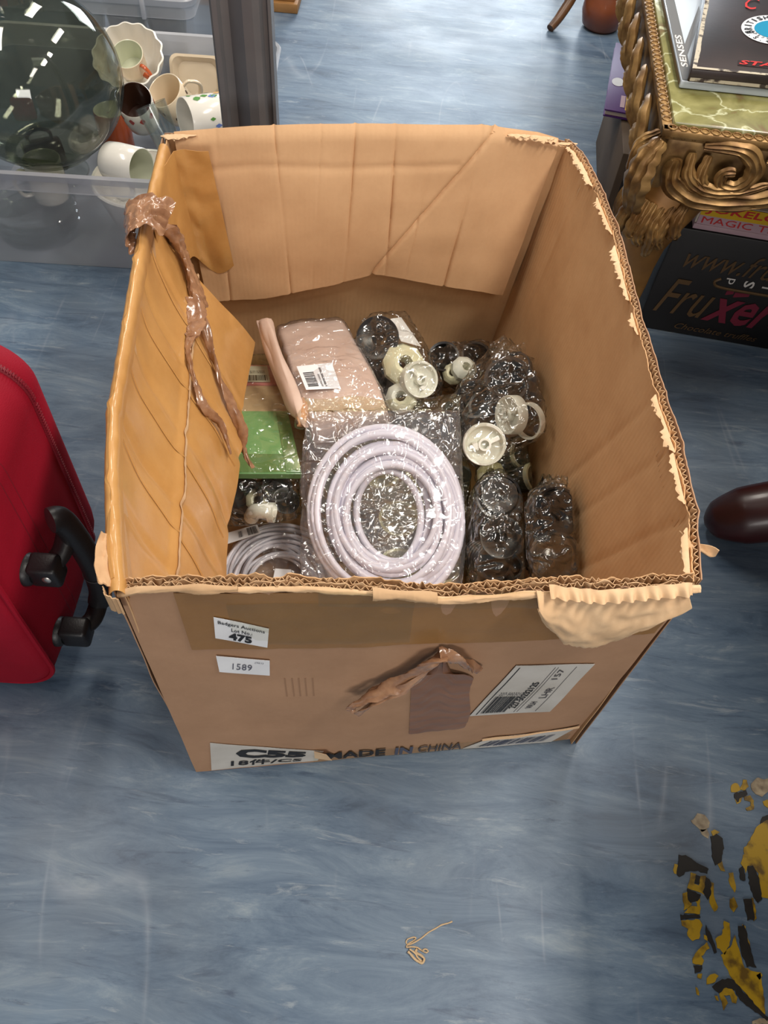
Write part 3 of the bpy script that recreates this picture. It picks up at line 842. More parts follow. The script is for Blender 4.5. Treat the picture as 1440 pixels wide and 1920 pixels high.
strand([lfp(352, 630), lfp(342, 665), lfp(356, 720), lfp(372, 765), lfp(400, 800), lfp(424, 855)], [0.008, 0.005, 0.006, 0.006, 0.0065, 0.003], M['tape_twist'], sc_, 'tape_strand', 13, 9, 0.45, 10, 5.0)

# ---- labels and print on the front wall
def fquad(bl, br, tr, tl, off=0.0022):
    def fn(u, v):
        x = (bl[0]*(1-u) + br[0]*u)*(1-v) + (tl[0]*(1-u) + tr[0]*u)*v
        z = (bl[1]*(1-u) + br[1]*u)*(1-v) + (tl[1]*(1-u) + tr[1]*u)*v
        return front_s(x, z) + Vector((0, -off, 0))
    return fn
def lab(name, q, m, label, nu=8, nv=6, parent=box): return sheet(name, q, nu, nv, m, parent, 0.0004, label=label)
q = fquad((0.085, 0.428), (0.140, 0.407), (0.145, 0.449), (0.089, 0.474), 0.0036)
l1 = lab('lot_sticker', q, M['paper'], 'white lot sticker reading Badgers Auctions Lot No. 475')
text_on(q, 'Badgers Auctions', (0.07, 0.72, 0.93, 0.90), M['ink'], l1, weight=0.015)
text_on(q, 'Lot No.:', (0.31, 0.50, 0.70, 0.65), M['ink'], l1, weight=0.015)
text_on(q, '475', (0.26, 0.08, 0.70, 0.44), M['ink'], l1, weight=0.045)
q = fquad((0.079, 0.345), (0.137, 0.331), (0.140, 0.372), (0.080, 0.384), 0.0030)
l2 = lab('number_sticker', q, M['paper'], 'white sticker with 1589 written by hand')
text_on(q, '1589', (0.27, 0.28, 0.66, 0.66), M['ink_pen'], l2, shear=0.15, name='handwriting')
text_on(q, '(961)', (0.72, 0.76, 0.88, 0.88), M['ink_pen'], l2, shear=0.2, name='handwriting')
q = fquad((0.403, 0.167), (0.522, 0.156), (0.541, 0.326), (0.438, 0.336), 0.0026)
l3 = lab('shipping_label', q, M['paper_old'], 'off-white shipping label with barcode and 227-50232125')
bars_on(q, (0.10, 0.06, 0.40, 0.42), M['ink'], l3, 22, 4, horiz=False)
text_on(q, '227-50232125', (0.12, 0.44, 0.44, 0.50), M['ink_soft'], l3)
text_on(q, '227-50232125', (0.40, 0.14, 0.49, 0.70), M['ink'], l3, weight=0.02, rot=90)
text_on(q, 'LHR', (0.66, 0.36, 0.75, 0.58), M['ink_soft'], l3, rot=90)
text_on(q, '157', (0.60, 0.74, 0.68, 0.92), M['ink_soft'], l3, rot=90)
text_on(q, 'WLH', (0.62, 0.12, 0.70, 0.28), M['ink_soft'], l3, weight=0.02, rot=90)
for a in (0.52, 0.56, 0.79): sheet('ruled_line', (lambda k: lambda u, v: q(k + 0.006*u, 0.04 + 0.92*v) + Vector((0, -0.0008, 0)))(a), 1, 6, M['ink_soft'], l3)
sheet('ruled_line', lambda u, v: q(0.06 + 0.012*u, 0.03 + 0.94*v) + Vector((0, -0.0008, 0)), 1, 6, M['ink'], l3)
q = fquad((0.024, 0.006), (0.186, 0.010), (0.196, 0.050), (0.037, 0.117), 0.0020)
l4 = lab('carton_label', q, M['paper_old'], 'grimy paper label printed C55')
text_on(q, 'C55', (0.22, 0.44, 0.86, 0.88), M['ink'], l4, weight=0.06)
text_on(q, '18件/CS', (0.18, 0.10, 0.84, 0.36), M['ink'], l4, weight=0.02)
sheet('torn_edge', lambda u, v: front_s(0.182 + 0.026*u*(1-0.3*v), 0.028 + 0.03*v) + Vector((0, -0.004 - 0.006*u, 0)), 6, 4, M['torn'], l4, 0.0005)
q = fquad((0.200, 0.012), (0.412, 0.006), (0.412, 0.040), (0.200, 0.046), 0.0022)
text_on(q, 'MADE', (0.0, 0.0, 0.43, 0.95), M['ink'], fw, name='print', weight=0.03)
text_on(q, 'IN', (0.50, 0.0, 0.63, 0.98), M['ink_blue'], fw, name='print', weight=0.04)
text_on(q, 'CHINA', (0.67, 0.04, 1.0, 1.0), M['ink_soft'], fw, name='print', weight=0.01)
q = fquad((0.415, 0.006), (0.560, 0.004), (0.588, 0.072), (0.452, 0.050), 0.0024)
l5 = lab('barcode_label', q, M['paper_old'], 'half-torn grey barcode label at the bottom of the front wall')
bars_on(q, (0.12, 0.18, 0.86, 0.66), M['ink_blue'], l5, 34, 9)
sheet('torn_edge', lambda u, v: front_s(0.440 + 0.148*u, 0.050 + 0.026*u + 0.002*math.sin(u*13) - 0.006*v*(0.6 + 0.5*math.sin(u*7))) + Vector((0, -0.0032 - 0.002*v, 0)), 20, 4, M['torn'], l5, 0.0005)
# faint damp stripes printed through
for x in (0.153, 0.162, 0.170, 0.178, 0.187): sheet('stain', on_front(x, x + 0.002, 0.265, 0.318, 0.0008), 1, 6, M['stain'], fw, 0.0002)

# ------------------------------------------------------------------ bagged goods in the box (built in the box's axes)
TO_CAM = Vector((-0.12, -0.62, 0.78)).normalized()
def bag_root(name, label, cat, group=None):
    return thing(name, label, cat, BO, BA, group)
def rebase(root, base):
    for ch in root.children:
        if ch.type == 'MESH':
            for v in ch.data.vertices: inside(v.co)
    """move the root to its own base without moving the parts"""
    b = Vector(base); c, s = math.cos(BA), math.sin(BA); BASES[root.name] = b
    root.location = BO + Vector((b.x*c - b.y*s, b.x*s + b.y*c, b.z))
    for ch in root.children: ch.location = ch.location - b
def pts_of(root, step=5):
    out = []
    for ch in root.children:
        if ch.type == 'MESH': out += [v.co.copy() for v in list(ch.data.vertices)[::step]]
    return out

def reel(root, pos, axis=TO_CAM, r=0.035, m='black_plastic', deep=0.9):
    p = [(.30,-.02),(.34,.16),(.62,.30),(.93,.46),(1.0,.46),(1.0,.36),(.66,.12),(.46,-.10),(.44,-deep),(.30,-deep)]
    return G().lathe([(a*r, b*r) for a, b in p], 32, mtx_to(pos, axis), True).obj('reel', M[m], root)
def cap(root, pos, axis=TO_CAM, r=0.036, m='white_plastic', spin=0.0):
    p = [(0, 0), (.74, 0.0), (.80, .05), (.86, .26), (.97, .28), (1.0, .2), (1.0, -.30), (.93, -.36), (.0, -.36)]
    o = G().lathe([(a*r + 1e-5, b*r) for a, b in p], 36, mtx_to(pos, axis)).obj('cap', M[m], root)
    mt = mtx_to(pos, axis, r, spin)
    g = G().lathe([(.20, .0), (.20, .34), (.30, .34), (.32, .0)], 20, mt, True)
    g.obj('hub', M[m], o)
    G().rbox((.24, -.12, 0.0), (.74, .10, .26), .03, mt, 1).obj('lug', M[m], o)
    G().rbox((-.52, -.06, 0.0), (-.26, .34, .3), .03, mt, 1).obj('lug', M[m], o)
    return o
def cup(root, pos, axis=TO_CAM, r=0.03, h=0.055, m='black_plastic', ribs=True, wall=0.86):
    pr = [(wall*r, -h), (wall*r, 0), (r, 0.001)]
    k = 7
    for i in range(k):
        z = -h*i/k
        pr += [(r*(1.03 if ribs else 1), z - 0.15*h/k), (r*(1.03 if ribs else 1), z - 0.45*h/k), (r*0.97 if ribs else r, z - 0.6*h/k), (r*0.97 if ribs else r, z - 0.95*h/k)]
    pr += [(r, -h), (0.001, -h), (0.001, -h*0.86), (wall*r, -h*0.86)]
    return G().lathe(pr[1:-1] + [(wall*r, -h*0.86)], 28, mtx_to(pos, axis), True).obj('cup', M[m], root)
def socket(root, pos, axis=TO_CAM, r=0.03, m='cream_plastic', n=9):
    p = [(.34,.30),(.55,.36),(.80,.22),(1.0,-.05),(.96,-.5),(.7,-.8),(.34,-.8)]
    o = G().lathe([(a*r, b*r) for a, b in p], n, mtx_to(pos, axis), True).obj('socket', M[m], root, angle=25)
    return o
def ring(root, pos, axis=TO_CAM, r=0.03, t=0.004, m='white_plastic', h=0.010):
    return G().lathe([(r-t, 0), (r, 0), (r, -h), (r-t, -h)], 36, mtx_to(pos, axis), True).obj('ring', M[m], root)
def elbow(root, pts, r, m='white_plastic'):
    return G().tube(spline([tuple(p) for p in pts], 6), r, 14).obj('elbow', M[m], root)
def tag_label(root, quad, name='paper_label', bars=(0.06, 0.1, 0.45, 0.6), horiz=False, seed=3, lines=((0.5, 0.5, 0.94, 0.58), (0.5, 0.3, 0.8, 0.36)), m='paper', label='white paper label with a barcode'):
    q = bil(*quad)
    o = sheet(name, q, 6, 4, M[m], root, 0.0004, label=label)
    bars_on(q, bars, M['ink'], o, 16, seed, 0.0006, horiz)
    for i, rc in enumerate(lines):
        bars_on(q, rc, M['ink_soft'], o, 9, seed + i + 5, 0.0006, False, 'small_print')
    return o
def seam(root, a, b, w, seed, m='film', up=Vector((0, -0.2, 1)), name='bag_seam'):
    """loose crumpled lip of film from a to b"""
    a, b = Vector(a), Vector(b); side = (b-a).normalized()
    def fn(u, v):
        p = a.lerp(b, u)
        z = w*v*(0.8 + 0.35*noise.noise(Vector((u*5, seed, 0))))
        k = 0.010*v*noise.noise(Vector((u*11, v*1.5, seed))) + 0.004*noise.noise(Vector((u*26, v*2, seed + 4)))
        return p + up*z + side.cross(up)*k*1.6
    return sheet(name, fn, 50, 10, M[m], root)

# --- white hose coil in a large flat bag
def coil(root, c, ex, ey, loops, r_in, r_out, rad, seed, m='hose', name='hose', stretch=1.2, layers=2, tail=True):
    ez = ex.cross(ey).normalized(); rd = random.Random(seed)
    pts = []
    n = 44
    R = [r_in + (r_out - r_in)*((i*0.618) % 1.0) for i in range(loops + 1)]
    R.sort(key=lambda x: -x)
    offs = [(rd.uniform(-.012, .014), rd.uniform(-.012, .012)) for _ in R]
    for i in range(loops*n):
        k, t = divmod(i, n); t /= n
        t_s = t*t*(3-2*t)
        rr = R[k]*(1-t_s) + R[k+1]*t_s
        ox = offs[k][0]*(1-t_s) + offs[k+1][0]*t_s; oy = offs[k][1]*(1-t_s) + offs[k+1][1]*t_s
        a = 2*PI*t - 0.9
        h = rad*(1.0 + 1.9*((k*0.5 + t*0.5) % layers)/layers*1.6) + rad*0.8*noise.noise(Vector((a, k*1.7, seed)))
        pts.append(c + ex*(rr*math.cos(a)*(0.94) + ox) + ey*(rr*math.sin(a)*stretch + oy) + ez*h)
    v, f = tube_geo(pts, rad, 10)
    return mesh(name, v, f, M[m], root, True)

tl_ = math.radians(27)
r1 = bag_root('hose_bag', 'large clear bag holding a thick coil of white hose, on top of the pile', 'bag')
cc = L(728, 962, 0.165)
ex = Vector((math.cos(-0.05), math.sin(-0.05), 0)); ey = Vector((0.05*math.cos(tl_), math.cos(tl_), math.sin(tl_))).normalized()
coil(r1, cc - ex.cross(ey)*0.016, ex, ey, 12, 0.072, 0.142, 0.0058, 3, stretch=1.08)
coil(r1, cc - ex.cross(ey)*0.030, ex, ey, 3, 0.060, 0.10, 0.006, 8, stretch=1.2)
P = pts_of(r1, 11)
nz_ = ex.cross(ey)
for sx, sy in ((-1, -1), (1, -1), (1, 1), (-1, 1)):
    P.append(cc + ex*sx*0.142 + ey*sy*(0.175 if sy > 0 else 0.168) - nz_*0.006)
    P.append(cc + ex*sx*0.142 + ey*sy*(0.175 if sy > 0 else 0.168) - nz_*0.02)
film('bag', P, M['film_milky'], r1, 0.003, 0.0045, 4, 6, 30)
seam(r1, cc + ex*-0.140 + ey*0.172, cc + ex*0.140 + ey*0.176, 0.028, 2, 'film_yellow', up=(ey + nz_*0.25).normalized())
rebase(r1, (cc.x, cc.y - 0.13, 0.05))

# --- smaller coil of white wire, lower left
r2 = bag_root('wire_bag', 'clear bag with a coil of thin white cable and paper label, beside the left flap', 'bag')
c2 = L(520, 1098, 0.030)
ex2 = Vector((1, 0, 0)); ey2 = Vector((0, math.cos(0.06), math.sin(0.06)))
coil(r2, c2, ex2, ey2, 13, 0.055, 0.112, 0.0034, 5, 'wire', 'cable', 1.05, 3)
coil(r2, c2 + Vector((0, 0, -0.012)), ex2, ey2, 8, 0.055, 0.112, 0.0034, 6, 'wire', 'cable', 1.05, 3)
P = pts_of(r2, 11) + [Vector((c2.x - 0.085, c2.y - 0.08, 0.012)), Vector((c2.x + 0.085, c2.y - 0.08, 0.012)), Vector((c2.x - 0.085, c2.y + 0.08, 0.012)), Vector((c2.x + 0.085, c2.y + 0.06, 0.012))]
film('bag', P, M['film_milky'], r2, 0.003, 0.005, 7, 6, 34, floor=0.009)
zl = 0.062
tag_label(r2, (L(426, 1020, zl), L(489, 1000, zl), L(482, 983, zl), L(424, 1000, zl)), bars=(0.64, 0.15, 0.95, 0.9), seed=21, lines=((0.36, 0.2, 0.5, 0.8),))
tag_label(r2, (L(507, 1108, 0.060), L(546, 1108, 0.060), L(546, 1068, 0.062), L(516, 1066, 0.062)), bars=(0.1, 0.2, 0.8, 0.42), seed=22, lines=())
rebase(r2, (c2.x, c2.y, 0.009))

# --- black and white fittings, left of the hose
r3 = bag_root('fittings_bag', 'small clear bag of black threaded cups and a white elbow beside the left flap', 'bag', 'bags of black and white fittings')
cup(r3, L(456, 930, 0.135), Vector((-0.2, -0.45, 0.85)), 0.030, 0.045)
cup(r3, L(520, 912, 0.135), Vector((0.3, -0.35, 0.85)), 0.027, 0.045, 'grey_plastic')
reel(r3, L(534, 942, 0.105), Vector((0.2, -0.3, 0.9)), 0.024)
e0 = L(490, 965, 0.135)
elbow(r3, [e0 + Vector((-0.018, 0.01, -0.02)), e0 + Vector((-0.010, 0.004, 0.004)), e0 + Vector((0.006, 0, 0.010)), e0 + Vector((0.022, 0, 0.004))], 0.013)
ring(r3, e0 + Vector((0.022, 0, 0.004)), Vector((1, -0.2, 0.1)), 0.017, 0.004)
socket(r3, L(484, 938, 0.115), Vector((0, -0.5, 0.85)), 0.022)
cup(r3, L(456, 918, 0.075), Vector((0, 0.1, 1)), 0.03, 0.06)
P = pts_of(r3) + [L(560, 900, 0.12), L(560, 960, 0.09), L(430, 905, 0.14), L(430, 985, 0.015), L(545, 985, 0.015), L(435, 900, 0.015), L(545, 890, 0.015)]
film('bag', P, M['film'], r3, 0.004, 0.010, 9, 6, 36, floor=0.009)
rebase(r3, L(490, 940, 0.009))

# --- printed soft pack: green, beige and pink bands under clear film
r4 = bag_root('printed_pack', 'flat film-wrapped pack with green, beige and pink bands and a barcode label', 'package')
def pack(x0, x1):
    # bent card lying against the left wall: v runs from the far edge to the near edge
    A0, A1 = L(440, 690, 0.10), L(516, 690, 0.10)
    B0, B1 = L(424, 895, 0.165), L(566, 895, 0.165)
    def fn(u, v):
        p = A0.lerp(A1, u).lerp(B0.lerp(B1, u), v)
        return p + Vector((0, 0, 0.018*math.sin(PI*v*0.95)))
    return lambda u, v: fn(u, x0 + (x1-x0)*v)
bk = pack(0.0, 1.0)
for a, b, mm, nm in ((0.0, 0.24, 'pink', 'pink_panel'), (0.24, 0.52, 'beige_card', 'beige_panel'), (0.52, 0.86, 'green', 'green_panel'), (0.86, 1.0, 'green_dark', 'dark_green_panel')):
    sheet(nm, pack(a, b), 16, 14, M[mm], r4, 0.012)
sheet('side_strip', lambda u, v: pack(0.53, 0.99)(0.80 + 0.2*u, v) + Vector((0, 0, 0.0072)), 4, 14, M['green_dark'], r4, 0.0008)
q4 = lambda u, v: bk(0.02 + 0.78*u, 0.22 - 0.20*v) + Vector((0, 0, 0.009))
lb = sheet('paper_label', q4, 8, 4, M['paper'], r4, 0.0005, label='white barcode label')
bars_on(q4, (0.02, 0.06, 0.95, 0.40), M['ink'], lb, 26, 31, 0.0008)
for k in (0.52, 0.62): bars_on(q4, (0.08, k, 0.9, k + 0.05), M['ink_soft'], lb, 22, 32 + int(k*10), 0.0008, name='small_print')
sheet('pink_edge', lambda u, v: bk(u, 0.235 + 0.02*v) + Vector((0, 0, 0.0085)), 8, 2, M['pink'], r4, 0.003)
P = pts_of(r4, 3) + [L(440, 700, 0.015), L(530, 700, 0.015), L(432, 880, 0.02), L(580, 880, 0.02), L(580, 800, 0.16), L(560, 720, 0.12)]
film('wrap', P, M['film_yellow'], r4, 0.003, 0.0025, 12, 6, 16, floor=0.009)
rebase(r4, L(495, 800, 0.009))

# --- folded peach panels in film: one standing on edge, one lying
r5 = bag_root('peach_pack', 'folded peach foam panels wrapped in clear film with white barcode label', 'package')
def slab(name, quad, t, m, seed, bulge=0.01):
    q = bil(*quad)
    def fn(u, v):
        p = q(u, v); n = n_at(q, 0.5, 0.5)
        return p + n*(bulge*math.sin(PI*u)*math.sin(PI*v) + 0.004*noise.noise(Vector((u*4, v*4, seed))))
    def edge(u, v):
        k = (abs(2*u-1)**6 + abs(2*v-1)**6)
        return fn(u, v)
    v, f, uv = sheet_geo(fn, 24, 24, t, 0.2, 0.2)
    # round the slab edges
    bm = bmesh.new(); vv = [bm.verts.new(p) for p in v]
    for fc in f:
        try: bm.faces.new([vv[i] for i in fc])
        except ValueError: pass
    bmesh.ops.recalc_face_normals(bm, faces=bm.faces)
    for _ in range(3): bmesh.ops.smooth_vert(bm, verts=bm.verts, factor=0.5, use_axis_x=True, use_axis_y=True, use_axis_z=True)
    return G().bm(bm).obj(name, M[m], r5, angle=70)
top_z = 0.245
sl = slab('folded_panel', (L(590, 838, 0.20), L(735, 795, 0.20), L(640, 612, 0.185), L(515, 622, 0.185)), 0.05, 'peach_pale', 1, 0.012)
st_b0, st_b1 = L(560, 830, 0.20), L(476, 592, 0.27)
slab('standing_panel', (L(545, 770, 0.185), L(578, 806, 0.215), L(505, 594, 0.262), L(481, 600, 0.245)), 0.016, 'peach_pale', 2, 0.004)
qe = [L(548, 800, 0.205), L(562, 745, 0.23)]
slab('orange_fold', (L(558, 800, 0.212), L(578, 800, 0.208), L(580, 748, 0.212), L(566, 748, 0.216)), 0.012, 'orange', 4, 0.006)
slab('orange_fold', (L(690, 790, 0.215), L(722, 782, 0.20), L(700, 735, 0.2), L(680, 745, 0.212)), 0.02, 'orange', 5, 0.004)
P = pts_of(r5, 2) ; P1 = [v.co.copy() for v in list(sl.data.vertices)[::3]] + [p + Vector((0, 0, -0.17)) for p in (L(600, 790, 0.19), L(715, 770, 0.19), L(640, 640, 0.18), L(540, 650, 0.18))]
film('wrap', P1, M['film_milky'], r5, 0.006, 0.006, 14, 6, 24, floor=0.009)
P2 = [v.co.copy() for v in list(r5.children[1].data.vertices)[::3]]
film('wrap', P2, M['film'], r5, 0.004, 0.004, 15, 6, 24, floor=0.009)
zl = 0.236
tag_label(r5, (L(574, 731, zl), L(639, 728, zl), L(622, 680, zl), L(556, 687, zl)), bars=(0.10, 0.12, 0.40, 0.72), horiz=True, seed=41, lines=((0.48, 0.1, 0.53, 0.6), (0.58, 0.1, 0.64, 0.85)))
rebase(r5, L(610, 720, 0.009))

# --- black reel and white caps, middle of the far side
r6 = bag_root('fittings_bag', 'clear bag with a black reel and cream bayonet caps against the back wall', 'bag', 'bags of black and white fittings')
reel(r6, L(712, 636, 0.215), Vector((-0.35, -0.6, 0.8)), 0.040, deep=1.5)
socket(r6, L(758, 682, 0.205), Vector((0.1, -0.5, 0.85)), 0.040)
cap(r6, L(786, 712, 0.20), Vector((0.25, -0.65, 0.75)), 0.034, spin=2.0)
socket(r6, L(752, 745, 0.175), Vector((-0.2, -0.4, 0.8)), 0.030, 'white_plastic')
cup(r6, L(712, 718, 0.14), Vector((-0.3, -0.3, 0.9)), 0.036, 0.11, 'black_plastic', False)
cup(r6, L(735, 725, 0.13), Vector((0, 0, 1)), 0.034, 0.10, 'grey_plastic', False)
cup(r6, L(704, 666, 0.15), Vector((-0.2, 0.2, 0.9)), 0.036, 0.12, 'black_plastic', False)
cup(r6, L(745, 680, 0.13), Vector((-0.2, 0.2, 0.9)), 0.036, 0.10, 'black_plastic', False)
sheet('paper_strip', bil(L(752, 640, 0.235), L(790, 650, 0.225), L(752, 595, 0.235), L(732, 598, 0.24)), 6, 6, M['paper'], r6, 0.0006)
P = pts_of(r6) + [L(690, 775, 0.15), L(800, 770, 0.14), L(735, 588, 0.235), L(760, 592, 0.23), L(845, 712, 0.18), L(660, 660, 0.19)] + [L(690, 760, 0.02), L(800, 745, 0.02), L(690, 700, 0.02), L(780, 690, 0.02)]
film('bag', P, M['film'], r6, 0.003, 0.009, 17, 6, 30, floor=0.009)
rebase(r6, L(740, 700, 0.009))

# --- dark fittings and white caps, right of the far side
r7 = bag_root('fittings_bag', 'clear bag of dark cups with two round white caps showing near the right wall', 'bag', 'bags of black and white fittings')
cap(r7, L(908, 833, 0.225), Vector((-0.15, -0.65, 0.72)), 0.036, spin=0.6)
cap(r7, L(958, 778, 0.225), Vector((-0.92, -0.25, 0.3)), 0.034, spin=1.2)
ring(r7, L(988, 790, 0.232), Vector((-0.8, -0.4, 0.3)), 0.032, 0.004)
cup(r7, L(890, 748, 0.215), Vector((-0.4, -0.45, 0.75)), 0.034, 0.06, 'black_plastic', False)
cup(r7, L(950, 712, 0.235), Vector((-0.5, -0.5, 0.7)), 0.042, 0.10, 'grey_plastic', False)
cup(r7, L(985, 752, 0.20), Vector((0.1, -0.3, 0.9)), 0.036, 0.06, 'black_plastic', False)
cup(r7, L(866, 772, 0.150), Vector((0, -0.1, 1)), 0.032, 0.06, 'black_plastic', False)
cup(r7, L(915, 765, 0.185), Vector((0, -0.4, 0.9)), 0.036, 0.05, 'black_plastic', False)
ring(r7, L(965, 690, 0.25), Vector((-0.6, -0.3, 0.7)), 0.030, 0.003, 'grey_plastic')
P = pts_of(r7) + [L(940, 632, 0.265), L(955, 645, 0.26), L(1020, 760, 0.22), L(1010, 720, 0.23)] + [L(880, 860, 0.03), L(960, 840, 0.03), L(1000, 760, 0.04)]
film('bag', P, M['film'], r7, 0.003, 0.010, 19, 6, 26, floor=0.009)
seam(r7, L(915, 662, 0.262), L(985, 665, 0.262), 0.022, 5, up=Vector((0.1, 0.6, 0.8)))
rebase(r7, L(940, 780, 0.009))

# --- small bag behind
r8 = bag_root('fittings_bag', 'small clear bag with a black round cup and pale cap in the far right corner', 'bag', 'bags of black and white fittings')
cup(r8, L(832, 668, 0.165), Vector((-0.2, -0.4, 0.9)), 0.030, 0.10, 'black_plastic', False)
socket(r8, L(872, 690, 0.165), Vector((0.2, -0.3, 0.9)), 0.026, 'white_plastic')
socket(r8, L(850, 700, 0.15), Vector((-0.3, -0.4, 0.8)), 0.022)
cup(r8, L(895, 670, 0.14), Vector((0.2, -0.4, 0.9)), 0.034, 0.10, 'grey_plastic', False)
P = pts_of(r8) + [L(830, 730, 0.02), L(900, 725, 0.02), L(840, 690, 0.02)]
film('bag', P, M['film'], r8, 0.004, 0.010, 23, 5, 36, floor=0.009)
rebase(r8, L(860, 690, 0.009))

# --- bag with pale crescent rims, along the right wall
r9 = bag_root('fittings_bag', 'clear bag of grey cups with white crescent rims lying against the right wall', 'bag', 'bags of black and white fittings')
ring(r9, L(980, 848, 0.120), Vector((0.55, -0.5, 0.65)), 0.030, 0.006, 'white_plastic', 0.008)
cup(r9, L(972, 853, 0.116), Vector((0.55, -0.5, 0.65)), 0.028, 0.05, 'grey_plastic', False)
ring(r9, L(1001, 894, 0.122), Vector((0.65, -0.3, 0.6)), 0.026, 0.005, 'white_plastic', 0.008)
cup(r9, L(993, 897, 0.117), Vector((0.65, -0.3, 0.6)), 0.024, 0.05, 'black_plastic', False)
cup(r9, L(1004, 842, 0.085), Vector((0.0, 0, 1)), 0.026, 0.065, 'black_plastic', False)
socket(r9, L(920, 888, 0.115), Vector((-0.3, -0.3, 0.9)), 0.026)
cup(r9, L(1018, 868, 0.09), Vector((0, 0, 1)), 0.020, 0.075, 'grey_plastic', False)
cup(r9, L(955, 878, 0.09), Vector((0, 0, 1)), 0.032, 0.075, 'black_plastic', False)
P = pts_of(r9) + [L(1032, 865, 0.11), L(1028, 895, 0.10), L(900, 915, 0.10), L(900, 850, 0.09), L(920, 930, 0.02), L(1010, 920, 0.02), L(1000, 850, 0.02)]
film('bag', P, M['film_yellow'], r9, 0.003, 0.006, 29, 6, 32, floor=0.009)
rebase(r9, L(975, 880, 0.009))

# --- two bags of black discs, lower right
r10 = bag_root('fittings_bag', 'clear bag of black flanged discs between the white hose coil and the right-hand bag', 'bag', 'bags of black and white fittings')
cup(r10, L(935, 930, 0.185), Vector((-0.1, -0.5, 0.85)), 0.038, 0.03, 'black_plastic', False, 0.9)
reel(r10, L(935, 930, 0.175), Vector((-0.1, -0.5, 0.85)), 0.030, 'grey_plastic', 0.4)
reel(r10, L(936, 1008, 0.165), Vector((0.0, -0.5, 0.85)), 0.035, deep=0.6)
cup(r10, L(930, 1055, 0.15), Vector((0.2, -0.6, 0.7)), 0.030, 0.07, 'black_plastic', True)
cup(r10, L(930, 1095, 0.11), Vector((0, -0.4, 0.9)), 0.034, 0.06, 'grey_plastic', False)
cup(r10, L(925, 990, 0.10), Vector((0, 0, 1)), 0.038, 0.085, 'black_plastic', False)
cup(r10, L(950, 1060, 0.085), Vector((0, 0, 1)), 0.028, 0.065, 'black_plastic', False)
P = pts_of(r10) + [L(905, 1120, 0.02), L(985, 1120, 0.02), L(910, 960, 0.02), L(985, 950, 0.02), L(1002, 925, 0.19), L(1005, 1010, 0.16), L(1000, 1100, 0.12), L(890, 1000, 0.15), L(890, 930, 0.17)]
film('bag', P, M['film'], r10, 0.003, 0.010, 31, 6, 30, floor=0.009)
seam(r10, L(985, 930, 0.20), L(985, 1080, 0.15), 0.012, 9, up=Vector((0.3, -0.2, 0.9)))
rebase(r10, L(940, 1020, 0.009))

r11 = bag_root('fittings_bag', 'clear bag with a black disc and see-through round cap in the front right corner', 'bag', 'bags of black and white fittings')
cup(r11, L(1046, 960, 0.240), Vector((0.05, -0.5, 0.85)), 0.040, 0.035, 'black_plastic', False, 0.92)
reel(r11, L(1046, 964, 0.232), Vector((0.05, -0.5, 0.85)), 0.034, 'black_plastic', 0.5)
G().lathe([(0.001, 0.006), (0.030, 0.004), (0.038, 0.0), (0.040, -0.012), (0.037, -0.012), (0.030, 0.001), (0.001, 0.003)], 36, mtx_to(L(1043, 1045, 0.220), (0.05, -0.6, 0.8))).obj('clear_cap', M['film'], r11)
ring(r11, L(1043, 1045, 0.217), Vector((0.05, -0.6, 0.8)), 0.040, 0.004, 'grey_plastic')
reel(r11, L(1043, 1060, 0.180), Vector((0.05, -0.6, 0.8)), 0.036, 'black_plastic')
cup(r11, L(1046, 1000, 0.155), Vector((0, 0, 1)), 0.036, 0.085, 'black_plastic', False)
cup(r11, L(1060, 920, 0.175), Vector((0, 0, 1)), 0.034, 0.10, 'grey_plastic', False)
P = pts_of(r11) + [L(1000, 950, 0.235), L(1000, 1040, 0.215), L(1005, 1100, 0.15), L(1015, 1110, 0.030), L(1075, 1105, 0.030), L(1075, 960, 0.030), L(1010, 960, 0.030), L(1095, 1000, 0.195), L(1050, 905, 0.245)]
film('bag', P, M['film'], r11, 0.003, 0.010, 37, 6, 30, floor=0.009)
seam(r11, L(1020, 905, 0.255), L(1085, 915, 0.245), 0.022, 6, up=Vector((0.1, 0.3, 0.9)))
rebase(r11, L(1045, 1010, 0.009))
# --- dark bag at the very bottom, seen in the gaps
r12 = bag_root('fittings_bag', 'clear bag of cream and black cups at the bottom of the pile beneath the hose', 'bag', 'bags of black and white fittings')
for i, (px, py) in enumerate(((630, 893), (712, 886), (796, 897), (790, 812), (664, 985), (820, 978), (748, 972), (748, 1062), (824, 1062))):
    cup(r12, L(px, py, 0.085), Vector((0, 0.1*(i % 3 - 1), 1)), 0.036, 0.07, 'black_plastic' if i in (3, 4, 5) else 'cream_plastic', False)
cup(r12, L(862, 890, 0.085), Vector((0, 0, 1)), 0.022, 0.07, 'black_plastic', False)
film('bag', pts_of(r12) + [L(600, 850, 0.08), L(870, 880, 0.09), L(860, 1080, 0.08), L(640, 1090, 0.06), L(840, 770, 0.09), L(690, 800, 0.09)], M['film_yellow'], r12, 0.003, 0.005, 41, 6, 26, floor=0.009)
rebase(r12, L(730, 960, 0.009))

# --- shrink the films round the goods, pressed flat where two bags meet
def goods(root):
    out = []
    for ch in root.children:
        if ch.type == 'MESH' and ch.name.split('.')[0] not in ('bag', 'wrap', 'bag_seam'):
            out += [v.co[:] for v in ch.data.vertices]
    if root is r1: out += [tuple(cc + ex*a + ey*b - nz_*0.006) for a, b in ((-0.112, 0.148), (0.128, 0.162))]   # the bag's far corners
    return np.array(out)
BAGS = (r1, r2, r3, r4, r5, r6, r7, r8, r9, r10, r11, r12)
PLANES = contact_planes({r.name: goods(r) for r in BAGS})
for args in FILMS: make_film(*args, PLANES[args[3].name])
for r in BAGS:
    for ch in r.children:
        if ch.name.split('.')[0] == 'bag_seam':
            for v in ch.data.vertices: settle(v.co, PLANES[r.name])

